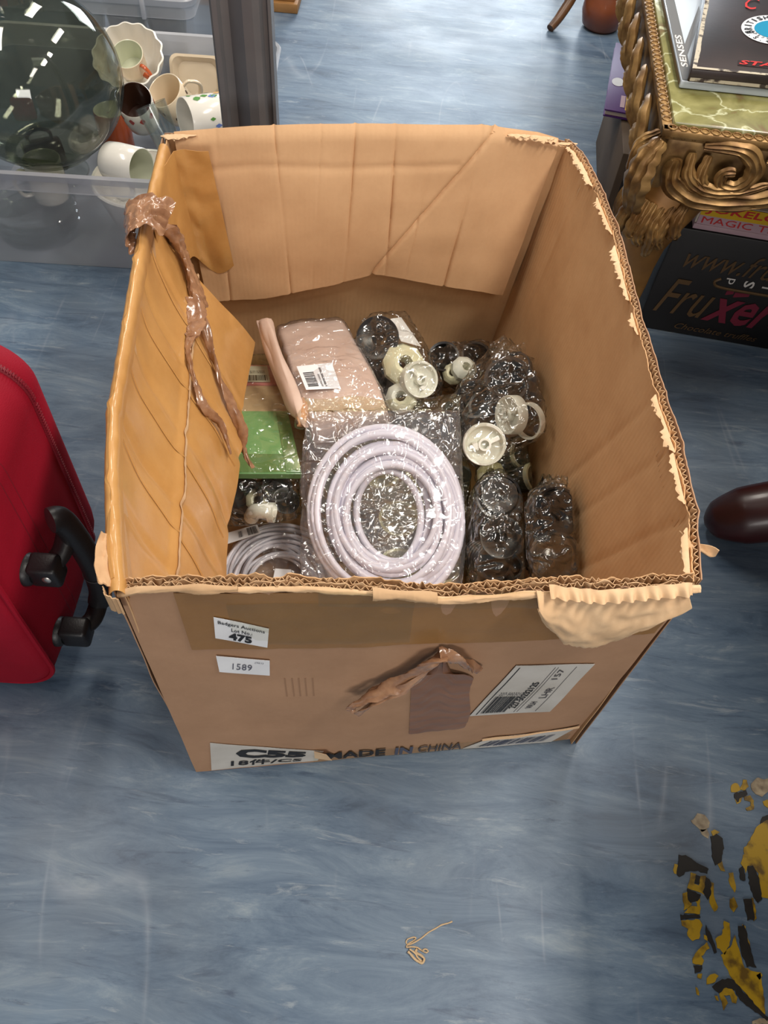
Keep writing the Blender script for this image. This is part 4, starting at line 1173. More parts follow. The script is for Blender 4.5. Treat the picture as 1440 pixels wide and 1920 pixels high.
# ------------------------------------------------------------------ more materials
M['bin'] = None
def clear_solid(name, tint, haze, hazecol, rough=0.1, f0=0.05, edge=0.5, bump=0.0):
    m = film_material(name, tint=tint, haze=haze, rough=rough, gain=1.0, bump=bump, scale=20, hazecol=hazecol)
    for n in m.node_tree.nodes:
        if n.type == 'MATH' and n.operation == 'MULTIPLY_ADD':
            n.inputs[1].default_value = edge; n.inputs[2].default_value = f0
    return m
M['bin'] = clear_solid('translucent_bin', (230, 232, 234), 0.26, (226, 228, 234), 0.28, 0.05, 0.35)
M['bin_rim'] = clear_solid('bin_rim', (226, 228, 230), 0.5, (218, 220, 226), 0.28, 0.05, 0.35)
M['glass'] = clear_solid('smoky_glass', (220, 222, 215), 0.010, (150, 158, 150), 0.02, 0.06, 0.6)
M['glass_clear'] = clear_solid('clear_glass', (240, 243, 242), 0.02, (215, 220, 220), 0.02, 0.07, 0.6)
M['china'] = mat('white_china', (232, 228, 218), 0.18, coat=0.5)
M['china_cream'] = mat('cream_china', (226, 208, 180), 0.22, coat=0.4)
M['china_in'] = mat('pale_green_glaze', (212, 214, 190), 0.2, coat=0.4)
M['brown_glaze'] = mat('brown_glaze', (70, 44, 32), 0.2, coat=0.5)
M['brown_rim'] = mat('brown_rim', (120, 74, 50), 0.25)
M['orange_glaze'] = mat('orange_glaze', (186, 86, 44), 0.2, coat=0.5)
M['red_print'] = mat('red_print', (190, 52, 36), 0.3)
M['leaf_green'] = mat('green_leaf_print', (86, 140, 66), 0.3)
M['flower_blue'] = mat('blue_flower_print', (104, 128, 190), 0.3)
M['flower_peach'] = mat('peach_flower_print', (226, 178, 110), 0.3)
M['flower_orange'] = mat('orange_flower_print', (206, 98, 52), 0.3)
M['dark_grey_paint'] = mat('dark_grey_paint', (92, 92, 95), 0.4, col2=(102, 101, 103), nscale=12)
M['tan_wood'] = mat('tan_wood', (172, 128, 76), 0.5, col2=(146, 102, 56), nscale=12, stretch=(1, 6, 1))
M['brown_wood'] = mat('brown_wood', (104, 70, 42), 0.4, col2=(82, 54, 32), nscale=10, stretch=(3, 3, 1))
M['terracotta'] = mat('red_brown_wood', (134, 72, 42), 0.35, col2=(108, 54, 30), nscale=8, coat=0.3)
M['mahogany'] = mat('dark_mahogany', (62, 16, 13), 0.38, col2=(44, 11, 10), nscale=6, stretch=(1, 5, 1), coat=0.15)
def gold_material():
    m, nt, b = new_mat('antique_gilt')
    tc = nt.nodes.new('ShaderNodeTexCoord')
    n = N(nt, 'ShaderNodeTexNoise'); n.inputs['Scale'].default_value = 26; n.inputs['Detail'].default_value = 6
    nt.links.new(tc.outputs['Object'], n.inputs['Vector'])
    r = ramp(nt, n.outputs[0], [(0.35, lin((104, 72, 36))), (0.7, lin((170, 134, 82)))])
    nt.links.new(r.outputs[0], b.inputs['Base Color'])
    b.inputs['Metallic'].default_value = 0.45; b.inputs['Roughness'].default_value = 0.42
    bp = N(nt, 'ShaderNodeBump'); bp.inputs['Strength'].default_value = 0.3; bp.inputs['Distance'].default_value = 0.003
    nt.links.new(n.outputs[0], bp.inputs['Height']); nt.links.new(bp.outputs[0], b.inputs['Normal'])
    return m
M['gilt'] = gold_material()
M['gilt_plain'] = mat('plain_gilt_leg', (164, 118, 62), 0.4, metal=0.35, col2=(138, 96, 48), nscale=10)
def onyx_material():
    m, nt, b = new_mat('green_onyx')
    tc = nt.nodes.new('ShaderNodeTexCoord')
    n = N(nt, 'ShaderNodeTexNoise'); n.inputs['Scale'].default_value = 7; n.inputs['Detail'].default_value = 9; n.inputs['Distortion'].default_value = 1.4
    nt.links.new(tc.outputs['Object'], n.inputs['Vector'])
    r = ramp(nt, n.outputs[0], [(0.25, lin((92, 82, 44))), (0.75, lin((186, 180, 136))), (0.45, lin((118, 114, 68))), (0.6, lin((144, 140, 90))), (0.36, lin((106, 78, 44)))])
    v = N(nt, 'ShaderNodeTexVoronoi', feature='DISTANCE_TO_EDGE'); v.inputs['Scale'].default_value = 9
    mx = N(nt, 'ShaderNodeMix', data_type='RGBA'); 
    dis = N(nt, 'ShaderNodeVectorMath', operation='ADD'); nt.links.new(tc.outputs['Object'], dis.inputs[0])
    sc_n = N(nt, 'ShaderNodeVectorMath', operation='SCALE'); nt.links.new(n.outputs[1], sc_n.inputs[0]); sc_n.inputs['Scale'].default_value = 0.12
    nt.links.new(sc_n.outputs[0], dis.inputs[1]); nt.links.new(dis.outputs[0], v.inputs['Vector'])
    vr = ramp(nt, v.outputs[0], [(0.0, (0.8, 0.8, 0.8, 1)), (0.035, (0, 0, 0, 1))])
    nt.links.new(vr.outputs[0], mx.inputs[0]); nt.links.new(r.outputs[0], mx.inputs[6]); mx.inputs[7].default_value = lin((206, 208, 172))
    nt.links.new(mx.outputs[2], b.inputs['Base Color'])
    b.inputs['Roughness'].default_value = 0.2
    return m
M['onyx'] = onyx_material()
M['black_card'] = mat('black_card', (30, 27, 26), 0.5, col2=(24, 21, 21), nscale=5)
M['worn_black'] = mat('worn_black_print', (48, 34, 33), 0.4, col2=(30, 22, 23), nscale=7, bump=0.1)
M['worn_edge'] = mat('worn_card_edge', (186, 176, 156), 0.7, col2=(60, 50, 46), nscale=60, lo=0.5, hi=0.62)
M['red_ink'] = mat('red_ink', (206, 44, 42), 0.5)
M['pink_ink'] = mat('dark_pink_ink', (116, 28, 50), 0.5)
M['gold_ink'] = mat('dull_gold_ink', (92, 68, 38), 0.5)
M['white_ink'] = mat('white_ink', (220, 216, 210), 0.5)
M['label_white'] = mat('white_sticker', (216, 218, 222), 0.4)
M['label_blue'] = mat('blue_sticker', (20, 134, 172), 0.4)
M['yellow_print'] = mat('yellow_print', (226, 182, 26), 0.45)
M['purple_print'] = mat('purple_print', (78, 26, 108), 0.5)
M['pale_pages'] = mat('pale_pages', (214, 200, 184), 0.7)
M['lilac_print'] = mat('lilac_print', (196, 164, 172), 0.5)
M['pale_blue'] = mat('pale_blue_cover', (196, 206, 216), 0.3, coat=0.5)
M['grey_cover'] = mat('grey_cover', (112, 112, 112), 0.35, coat=0.4)
M['dark_card'] = mat('dark_brown_card', (96, 78, 60), 0.7, col2=(80, 64, 50), nscale=8)
M['yellow_vinyl'] = mat('worn_yellow_vinyl', (176, 140, 20), 0.5, col2=(104, 78, 20), nscale=38, lo=0.48, hi=0.62)
M['black_vinyl'] = mat('worn_black_vinyl', (26, 22, 19), 0.6, col2=(36, 31, 26), nscale=50)
M['pale_vinyl'] = mat('pale_vinyl_backing', (182, 166, 138), 0.6, col2=(120, 104, 84), nscale=60)
M['twine'] = mat('twine', (198, 170, 132), 0.7, bump=0.6, bscale=300)

# ------------------------------------------------------------------ red suitcase standing on the left
def rrect(cx, cz, hx, hz, r, n=10):
    out = []
    for sx, sz, a0 in ((1, 1, 0), (-1, 1, 90), (-1, -1, 180), (1, -1, 270)):
        for k in range(n + 1):
            a = math.radians(a0 + 90*k/n)
            out.append((cx + sx*(hx - r) + r*math.cos(a), cz + sz*(hz - r) + r*math.sin(a)))
    return out
case = thing('suitcase', 'red canvas suitcase with black carry handle standing beside the cardboard box', 'suitcase', (-0.70, 0.60, 0), math.radians(2.5))
HX, HZ, CZ, RC = 0.215, 0.240, 0.255, 0.075
def case_loop(y, inset, r=RC): return [Vector((x, y, z)) for x, z in rrect(0, CZ, HX - inset, HZ - inset, max(0.01, r - inset*0.4))]
secs = [(-0.152, 0.060), (-0.152, 0.014), (-0.148, 0.006), (-0.140, 0.001), (-0.128, 0.0), (-0.06, -0.004), (0.0, -0.005), (0.06, -0.003), (0.090, 0.0), (0.096, 0.003), (0.102, 0.0), (0.128, 0.004), (0.142, 0.010), (0.152, 0.024), (0.155, 0.060)]
vv = []; ffs = []
loops = [case_loop(y, i) for y, i in secs]; n_ = len(loops[0])
for lp in loops: vv += lp
for i in range(len(loops)-1):
    for j in range(n_): ffs.append((i*n_+j, i*n_+(j+1) % n_, (i+1)*n_+(j+1) % n_, (i+1)*n_+j))
ffs.append(tuple(range(n_))); ffs.append(tuple((len(loops)-1)*n_ + j for j in range(n_))[::-1])
mesh('shell', vv, ffs, M['red'], case, True, None, None, 50)
G().tube(case_loop(-0.144, 0.001), 0.0042, 8, True).obj('piping', M['red'], case)
G().tube(case_loop(-0.050, -0.0030), 0.0016, 6, True).obj('seam', M['red_dark'], case)
G().tube(case_loop(-0.030, -0.0040), 0.0010, 6, True).obj('stitching', M['red_dark'], case)
zp = G().tube(case_loop(0.096, 0.0015), 0.0045, 8, True).obj('zip', M['red_dark'], case)
tv = G()
lp = case_loop(0.096, -0.003); tot = len(lp)
dense = [lp[i].lerp(lp[(i+1) % tot], k/60) for i in range(tot) for k in range(60)]
dd = [dense[0]]
for p in dense:
    if (p - dd[-1]).length > 0.0042: dd.append(p)
for i, p in enumerate(dd[:-1]):
    t = (dd[i+1] - p).normalized(); nrm = Vector((0, 1, 0)).cross(t)
    mt = Matrix.Translation(p) @ Matrix((( t.x, 0, nrm.x, 0), (t.y, 1, nrm.y, 0), (t.z, 0, nrm.z, 0), (0, 0, 0, 1)))
    tv.box((-0.0011, -0.003, -0.0012), (0.0011, 0.003, 0.0012), mt)
zt = tv.obj('zip_teeth', M['red_dark'], zp, False); zt['kind'] = 'stuff'
# handle on the right-hand side panel (local +x)
hd = empty('handle'); hd.parent = case
SX = HX
def hp(x, y, z): return Vector((SX + x, y, z))
def bracket(y, z):
    G().lathe([(0.0001, 0.012), (0.019, 0.012), (0.023, 0.008), (0.024, 0.0), (0.024, -0.004)], 24, mtx_to(hp(0.0, y, z), (1, 0, 0))).obj('pad', M['black_handle'], hd)
    G().rbox((SX + 0.006, y - 0.016, z - 0.022), (SX + 0.050, y + 0.018, z + 0.022), 0.007, None, 3).obj('bracket', M['black_handle'], hd)
    arm = spline([tuple(hp(0.030, y + 0.004, z)), tuple(hp(0.046, y + 0.026, z + (0.012 if z > 0.2 else -0.004))), tuple(hp(0.050, y + 0.058, z + (0.030 if z > 0.2 else 0.0)))], 8)
    G().tube(arm, [0.015]*len(arm), 12, flat=0.8).obj('arm', M['black_handle'], hd)
bracket(-0.085, 0.275); bracket(-0.095, 0.105)
gp = spline([tuple(hp(0.046, -0.055, 0.355)), tuple(hp(0.056, -0.046, 0.345)), tuple(hp(0.062, -0.040, 0.29)), tuple(hp(0.064, -0.036, 0.22)), tuple(hp(0.060, -0.036, 0.145)), tuple(hp(0.050, -0.040, 0.105))], 8)
G().tube(gp, [0.010 if i in (0, len(gp)-1) else 0.0175 for i in range(len(gp))], 16).obj('grip', M['black_handle'], hd)
G().lathe([(0.0178, -0.0012), (0.0186, -0.0012), (0.0186, 0.0012), (0.0178, 0.0012)], 20, mtx_to(gp[-14], gp[-13] - gp[-15]), True).obj('grip_joint', M['grey_plastic'], hd)
mtS = mtx_to(hp(0.034, -0.102, 0.278), (0.0, -1, 0.12))
sw = G().lathe([(0.0001, 0.0016), (0.004, 0.0014), (0.0062, 0.0)], 18, mtS).obj('screw', M['steel'], hd)
bpy.data.objects.remove(hd)
# keep thing > part > sub-part: handle pieces hang from the grip
gr = [o for o in COL.objects if o.name.startswith('grip') and o.name == 'grip'][0]
gr.parent = case
for o in COL.objects:
    if o.parent is None and o.type == 'MESH' and o.name.split('.')[0] in ('pad', 'bracket', 'arm', 'grip_joint', 'screw'): o.parent = gr
gr.name = 'carry_handle'

# ------------------------------------------------------------------ storage bins
def rr_loop(hx, hy, r, z, n=6):
    out = []
    for sx, sy, a0 in ((1, 1, 0), (-1, 1, 90), (-1, -1, 180), (1, -1, 270)):
        for k in range(n + 1):
            a = math.radians(a0 + 90*k/n)
            out.append(Vector((sx*(hx - r) + r*math.cos(a), sy*(hy - r) + r*math.sin(a), z)))
    return out
def loft(loops, closed_ends=(True, False)):
    n = len(loops[0]); v = [p for lp in loops for p in lp]; f = []
    for i in range(len(loops)-1):
        for j in range(n): f.append((i*n+j, i*n+(j+1) % n, (i+1)*n+(j+1) % n, (i+1)*n+j))
    if closed_ends[0]: f.append(tuple(range(n))[::-1])
    if closed_ends[1]: f.append(tuple((len(loops)-1)*n+j for j in range(n)))
    return v, f
def plastic_bin(label, loc, rz, hx, hy, h, group, z0=0.0):
    root = thing('storage_bin', label, 'bin', (loc[0], loc[1], z0), rz, group)
    v, f = loft([rr_loop(hx*0.90, hy*0.90, 0.03, 0.002), rr_loop(hx*0.91, hy*0.91, 0.03, 0.012), rr_loop(hx*0.96, hy*0.96, 0.035, h*0.80), rr_loop(hx*0.975, hy*0.975, 0.035, h*0.80)])
    mesh('body', v, f, M['bin'], root, True, None, None, 40)
    v, f = loft([rr_loop(hx*0.975, hy*0.975, 0.035, h*0.80), rr_loop(hx*0.985, hy*0.985, 0.035, h*0.985), rr_loop(hx, hy, 0.038, h), rr_loop(hx + 0.004, hy + 0.004, 0.04, h - 0.006), rr_loop(hx, hy, 0.038, h - 0.022)], (False, False))
    mesh('rim', v, f, M['bin_rim'], root, True, None, None, 40)
    for s in (-0.5, 0.5):
        G().rbox((s*hx - 0.006, -hy - 0.010, h*0.80), (s*hx + 0.006, -hy*0.975, h*0.985), 0.003).obj('rib', M['bin_rim'], root)
    return root
RZ = math.radians(4)
binA = plastic_bin('translucent plastic storage bin full of mugs and glassware behind the carton', (-0.722, 1.772), RZ, 0.36, 0.315, 0.258, 'translucent storage bins')
binB = plastic_bin('translucent plastic storage bin of dark glass behind the bin of mugs', (-0.92, 2.43), RZ, 0.27, 0.20, 0.27, 'translucent storage bins')

def mug(name, label, pos, axis, r=0.041, h=0.092, outer='china', inner='china_in', handle=None, hm=None, spin=0.0, cat='mug', decor=None, group=None, flare=1.0):
    root = thing(name, label, cat, pos, 0, group)
    q = Vector(axis).normalized().to_track_quat('Z', 'Y').to_matrix().to_4x4() @ Matrix.Rotation(spin, 4, 'Z')
    G().lathe([(0.0005, -h*0.5), (r*0.86, -h*0.5), (r*0.95, -h*0.45), (r, -h*0.2), (r*flare, h*0.5), (r*flare*0.975, h*0.508)], 36, q).obj('body', M[outer], root, angle=60)
    G().lathe([(r*flare*0.975, h*0.508), (r*flare*0.94, h*0.5), (r*0.93, -h*0.2), (r*0.85, -h*0.42), (0.0005, -h*0.44)], 36, q).obj('inside', M[inner], root, angle=60)
    if handle:
        pth = spline([(r*0.97, 0, h*0.28), (r*1.35, 0, h*0.32), (r*1.72, 0, h*0.05), (r*1.45, 0, -h*0.26), (r*0.97, 0, -h*0.30)], 8)
        G().tube([q @ p for p in pth], 0.0062, 10, flat=0.7).obj('handle', M[hm or outer], root)
    if decor:
        for (ang, z, s, mm) in decor:
            fnq = lambda u, v: q @ Vector(((r + 0.0008)*math.cos(ang + (u-0.5)*s/r*(1 - abs(2*v-1)*0.8)), (r + 0.0008)*math.sin(ang + (u-0.5)*s/r*(1 - abs(2*v-1)*0.8)), h*z + (v-0.5)*s*1.6))
            sheet('painted_motif', fnq, 4, 4, M[mm], root)
    return root
at3 = lambda px, py, z: tuple(at(px, py, z))
rd_ = random.Random(2)
fl_dec = []
for k in range(40): fl_dec.append((rd_.uniform(-PI, PI), rd_.uniform(-0.36, 0.40), rd_.uniform(0.007, 0.012), ('leaf_green', 'leaf_green', 'flower_blue', 'flower_peach')[k % 4]))
mug('mug', 'white mug with green leaf and flower print lying on its side', at3(384, 218, 0.215), (-0.76, -0.62, 0.12), 0.047, 0.10, handle=True, spin=5.2, decor=fl_dec, inner='china', group='mugs in the storage bin')
mug('mug', 'cream mug with dark lettering tilted behind the flowered mug', at3(326, 190, 0.178), (-0.30, -0.45, 0.80), 0.045, 0.085, 'china_cream', 'china_cream', handle=True, spin=1.0, decor=[(a*0.5 - 2.8, (-0.1, 0.2)[a % 2], 0.008, 'brown_glaze') for a in range(12)], group='mugs in the storage bin')
mug('mug', 'red and white mug with dark brown inside tipped towards the jar', at3(260, 207, 0.203), (0.05, -0.50, 0.75), 0.042, 0.095, 'china', 'brown_glaze', spin=0.3, decor=[(a*0.6, 0.25, 0.014, 'red_print') for a in range(10)], group='mugs in the storage bin')
mug('mug', 'white mug with an orange flower lying by the near rim of the bin', (-0.643, 1.575, 0.216), (0.9, -0.35, 0.10), 0.042, 0.09, handle=True, spin=-2.2, decor=[(0.9 + 0.35*math.cos(a*1.26), -0.2 + 0.10*math.sin(a*1.26), 0.013, 'flower_orange') for a in range(5)] + [(2.2, 0.25, 0.016, 'brown_rim'), (1.9, 0.32, 0.012, 'brown_rim')], group='mugs in the storage bin')
# orange-handled cup inside a scalloped bowl
q_ = Matrix.Rotation(0.5, 4, 'X')
bowl_at = at(256, 140, 0.176)
cup_ax = q_ @ Vector((0, 0, 1))
cp = mug('cup', 'cream cup with a glossy orange handle inside the scalloped bowl', tuple(bowl_at + cup_ax*0.048), tuple(cup_ax), 0.036, 0.06, 'china_cream', 'china_in', handle=True, hm='orange_glaze', spin=-0.5, cat='cup', flare=1.08)
bw_ = thing('scalloped_bowl', 'white bowl with a scalloped rim standing behind the tipped mugs', 'bowl', tuple(bowl_at))
def scal(u, v):
    a = 2*PI*u; r = 0.030 + 0.055*v**0.7*(1 + 0.045*math.cos(a*14)*v)
    return Vector((r*math.cos(a), r*math.sin(a), 0.075*v*v))
sheet('bowl', lambda u, v: q_ @ scal(u, v), 112, 14, M['china'], bw_, 0.004)
G().lathe([(0.0005, 0.0), (0.03, 0.0), (0.032, 0.004), (0.0005, 0.004)], 28, q_).obj('foot', M['china'], bw_)
# drinking glass tilted against the mugs
gl_ = thing('tumbler', 'clear glass tumbler tilted between the jar and the mugs', 'glass', (-0.603, 1.738, 0.208))
q_ = Vector((-0.35, 0.25, 0.75)).to_track_quat('Z', 'Y').to_matrix().to_4x4()
G().lathe([(0.0005, -0.055), (0.026, -0.055), (0.028, -0.045), (0.036, 0.055), (0.034, 0.055), (0.026, -0.042), (0.0005, -0.046)], 32, q_).obj('body', M['glass_clear'], gl_)
G().lathe([(0.036, 0.0545), (0.0365, 0.056), (0.034, 0.056)], 32, q_, True).obj('rim', M['glass_clear'], gl_)
# bowl, dish and plates lower in the bin
bz = thing('mixing_bowl', 'plain white bowl seen through the near wall of the mug bin', 'bowl', (-0.620, 1.602, 0.068))
G().lathe([(0.0005, -0.062), (0.042, -0.062), (0.046, -0.03), (0.085, 0.01), (0.112, 0.10), (0.108, 0.101), (0.08, 0.014), (0.0005, -0.022)], 44).obj('bowl', M['china'], bz)
G().lathe([(0.112, 0.098), (0.115, 0.100), (0.112, 0.104), (0.107, 0.102)], 44, None, True).obj('rim', M['china'], bz)
dz = thing('oval_dish', 'cream square dish leaning on the far wall of the mug bin', 'dish', (-0.590, 2.038, 0.165), RZ)
dz.rotation_euler = (1.2, 0, RZ)
v, f = loft([rr_loop(0.050, 0.05, 0.02, 0.0), rr_loop(0.062, 0.062, 0.02, 0.02), rr_loop(0.059, 0.059, 0.02, 0.02), rr_loop(0.048, 0.048, 0.02, 0.004)], (True, True))
mesh('dish', v, f, M['china_cream'], dz, True, None, None, 40)
v, f = loft([rr_loop(0.063, 0.063, 0.02, 0.019), rr_loop(0.066, 0.066, 0.02, 0.021), rr_loop(0.060, 0.060, 0.02, 0.022)], (False, False))
mesh('rim', v, f, M['china_cream'], dz, True, None, None, 40)
bk_ = thing('black_pot', 'small black ribbed pot at the far end of the mug bin', 'pot', (-0.482, 2.005, 0.165))
G().lathe([(0.0005, -0.160), (0.026, -0.160), (0.030, 0.02), (0.034, 0.022), (0.034, 0.03), (0.028, 0.03), (0.024, -0.14), (0.0005, -0.145)], 28).obj('body', M['black_plastic'], bk_)
G().tube([(0.0345*math.cos(a*PI/12), 0.0345*math.sin(a*PI/12), 0.03) for a in range(24)], 0.002, 8, True).obj('rim', M['grey_plastic'], bk_)
for i, (px, py, zz, rr) in enumerate(((-0.905, 1.610, 0.005, 0.095), (-0.905, 1.610, 0.025, 0.095), (-0.903, 1.611, 0.045, 0.094), (-0.930, 1.810, 0.005, 0.085))):
    pt = thing('glass_plate', ('lowest glass plate of the stack inside the mug bin', 'middle glass plate of the stack inside the mug bin', 'topmost glass plate of the stack inside the mug bin', 'single glass plate lying behind the plate stack inside the mug bin')[i], 'plate', (px, py, zz), 0, 'glass plates in the mug bin')
    G().lathe([(0.0005, 0.0), (rr*0.6, 0.0), (rr*0.7, 0.004), (rr, 0.014), (rr, 0.017), (rr*0.68, 0.008), (0.0005, 0.004)], 44).obj('plate', M['glass_clear'], pt)
    G().lathe([(rr, 0.013), (rr + 0.003, 0.0155), (rr, 0.018)], 44, None, True).obj('rim', M['glass_clear'], pt)
# filler crockery under the jar
for i, (px, py, zz, ax, oc, lb_, hh) in enumerate(((-0.865, 1.640, 0.1155, (0, 0, 1), 'china', 'white mug standing on the plates under the glass jar', 0.100), (-0.935, 1.800, 0.068, (-0.8, -0.5, 0.0), 'brown_glaze', 'dark brown mug lying on its side under the glass jar', 0.09), (-0.785, 1.905, 0.076, (0, 0, 1), 'orange_glaze', 'tall orange mug standing low in the bin beside the glass jar', 0.14), (-0.548, 1.830, 0.082, (0, 0, 1), 'china', 'tall plain white mug standing under the flowered mug', 0.15))):
    mug('mug', lb_, (px, py, zz), ax, 0.042, hh, oc, handle=True, spin=(0.6, 1.57, -1.0, 2.4)[i], group='mugs in the storage bin')
# big glass jar
jar = thing('glass_jar', 'large round smoky glass jar resting among the mugs in the bin', 'jar', (-0.852, 1.685, 0.1675))
pj = []
JR = 0.190
for k in range(36):
    a = -PI/2 + 0.50 + (PI - 0.50 - 0.35)*k/35
    pj.append((JR*math.cos(a), 0.160 + JR*math.sin(a)*0.94))
outer = [(0.0005, 0.008), (0.080, 0.004)] + pj + [(0.062, 0.345), (0.062, 0.38), (0.070, 0.385), (0.070, 0.395)]
inner = [(max(0.0005, r - 0.004), z + (0.004 if z < 0.1 else 0)) for r, z in outer[1:-2][::-1]]
G().lathe(outer + [(0.062, 0.397)] + inner + [(0.0005, 0.014)], 64).obj('body', M['glass'], jar)
G().lathe([(0.080, 0.0), (0.096, 0.0), (0.102, 0.008), (0.086, 0.012)], 48, None, True).obj('foot_ring', M['glass'], jar)
# dark glassware in the far bin
for i, (px, py) in enumerate(((-0.870, 2.375), (-0.990, 2.370), (-0.752, 2.380), (-0.930, 2.505), (-0.808, 2.510))):
    gt = thing('dark_glass', ('second smoked glass from the corner of the far storage bin, near its front wall', 'third smoked glass from the corner along the front of the far bin', 'smoked glass tucked into the front corner of the far storage bin', 'smoked glass tilted deep in the far bin behind its front row', 'smoked glass at the back of the far bin nearest its side wall')[i], 'glass', (px, py, 0.088), 0, 'smoked glasses in the far bin')
    qq = Vector((math.sin(i*2.1)*0.06, math.cos(i*1.7)*0.06, 1)).to_track_quat('Z', 'Y').to_matrix().to_4x4() @ Matrix.Scale(1.32, 4)
    G().lathe([(0.0005, -0.06), (0.028, -0.06), (0.032, -0.02), (0.042, 0.06), (0.039, 0.06), (0.028, -0.02), (0.0005, -0.05)], 28, qq).obj('body', M['glass'], gt)
    G().lathe([(0.0005, -0.058), (0.026, -0.058), (0.029, -0.02), (0.031, 0.0), (0.0005, 0.0)], 24, qq).obj('dark_base', M['grey_plastic'], gt)

# ------------------------------------------------------------------ dark grey moulded frame rail behind the box
fr_ = thing('frame_rail', 'dark grey moulded frame rail standing upright behind the cardboard box', 'frame', (-0.305, 1.36, 0), math.radians(3))
prof = [(-0.048, 0.0), (-0.048, -0.030), (-0.044, -0.036), (-0.036, -0.036), (-0.032, -0.026), (-0.020, -0.022), (-0.010, -0.030), (0.004, -0.040), (0.020, -0.042), (0.030, -0.036), (0.034, -0.028), (0.040, -0.028), (0.043, -0.034), (0.048, -0.034), (0.048, 0.0)]
def extr(prof_, z0, z1):
    k = len(prof_); v = [Vector((x, y, z0)) for x, y in prof_] + [Vector((x, y, z1)) for x, y in prof_]
    f = [(i, (i+1) % k, k + (i+1) % k, k + i) for i in range(k)] + [tuple(range(k))[::-1], tuple(k + i for i in range(k))]
    return v, f
v, f = extr(prof, 0.0, 1.02); mesh('moulding', v, f, M['dark_grey_paint'], fr_, True, None, None, 25)
v, f = extr([(-0.046, 0.0), (0.046, 0.0), (0.046, 0.012), (-0.046, 0.012)], 0.0, 1.02); mesh('back_board', v, f, M['black_card'], fr_, False)

# tan wooden plinth far behind
pw_ = thing('wooden_crate', 'corner of a tan wooden crate standing at the far end of the aisle', 'crate', (-0.62, 2.99, 0), math.radians(1))
G().rbox((-0.20, -0.15, 0.0), (0.160, 0.15, 0.03), 0.004).obj('plinth', M['tan_wood'], pw_)
G().rbox((-0.19, -0.135, 0.03), (0.150, 0.15, 0.40), 0.004).obj('body', M['tan_wood'], pw_)
for k in range(3): G().rbox((-0.17, -0.140, 0.05 + k*0.115), (0.13, -0.132, 0.15 + k*0.115), 0.003).obj('board', M['tan_wood'], pw_)

# far chair leg and bun foot
cl_ = thing('chair', 'chair with a curved brown wooden leg at the far end of the aisle', 'chair', (0.46, 3.02, 0))
for dx, dy, sg in ((0, 0, 1), (0.0, 0.42, 1), (0.44, 0.42, -1)):
    pth = spline([(-0.075*sg + dx, -0.11 + dy*1.2, 0.010), (-0.045*sg + dx, -0.07 + dy*1.1, 0.035), (-0.005*sg + dx, -0.015 + dy, 0.10), (0.015*sg + dx, 0.02 + dy, 0.22), (0.012*sg + dx, 0.02 + dy, 0.42)], 8)
    G().tube(pth, [float(np.interp(i, (0, len(pth)*.3, len(pth)-1), (0.013, 0.016, 0.020))) for i in range(len(pth))], 12).obj('leg', M['brown_wood'], cl_)
G().rbox((-0.01, 0.0, 0.40), (0.46, 0.46, 0.45), 0.012).obj('seat', M['brown_wood'], cl_)
bn = thing('turned_pot', 'rounded reddish brown wooden pot beside the far chair leg', 'pot', (0.560, 2.98, 0))
G().lathe([(0.0005, 0.0), (0.050, 0.0), (0.064, 0.012), (0.074, 0.05), (0.072, 0.085), (0.060, 0.105), (0.056, 0.12), (0.064, 0.13), (0.066, 0.16), (0.056, 0.16), (0.052, 0.12), (0.0005, 0.1)], 40).obj('body', M['terracotta'], bn)
G().tube([(0.066*math.cos(a*PI/16), 0.066*math.sin(a*PI/16), 0.158) for a in range(32)], 0.004, 8, True).obj('rim', M['terracotta'], bn)

# ------------------------------------------------------------------ gilt table with onyx top, right
TZ = 0.50
table = thing('onyx_table', 'carved gilt coffee table with a polished green onyx top', 'table', (0.442, 1.443, 0), math.radians(-2))
TW, TD = 0.95, 1.0
G().rbox((0.006, 0.006, TZ - 0.014), (TW - 0.006, TD - 0.006, TZ), 0.004).obj('onyx_top', M['onyx'], table, label='green onyx slab')
G().rbox((-0.004, -0.004, TZ - 0.030), (TW + 0.004, TD + 0.004, TZ - 0.010), 0.004).obj('top_frame', M['gilt'], table)
ap = G().rbox((0.004, 0.004, TZ - 0.140), (TW - 0.004, TD - 0.004, TZ - 0.028), 0.012).obj('apron', M['gilt'], table)
# egg border: one small arched bead per step along the front and the left edge
bead_v, bead_f = tube_geo([(0.0085*math.cos(a), 0, 0.0085*math.sin(a)*1.1 - 0.0105) for a in [PI*k/8 for k in range(9)]], 0.0021, 6)
egg = G().lathe([(0.0002, 0.006), (0.0035, 0.004), (0.0045, 0.0), (0.0035, -0.004), (0.0002, -0.006)], 10)
bead_m = None
def bead(loc, rz):
    global bead_m
    if bead_m is None:
        g = G(); g.add(bead_v, bead_f); g.add([p + Vector((0, -0.0005, -0.0085)) for p in egg.v], egg.f)
        o = g.obj('border_bead', M['gilt'], table); bead_m = o.data
    else:
        o = bpy.data.objects.new('border_bead', bead_m); COL.objects.link(o); o.parent = table
    o.location = loc; o.rotation_euler = (0, 0, rz)
for k in range(26): bead((0.010 + k*0.0195, -0.004, TZ - 0.012), 0)
for k in range(50): bead((-0.004, 0.010 + k*0.0195, TZ - 0.012), -PI/2)
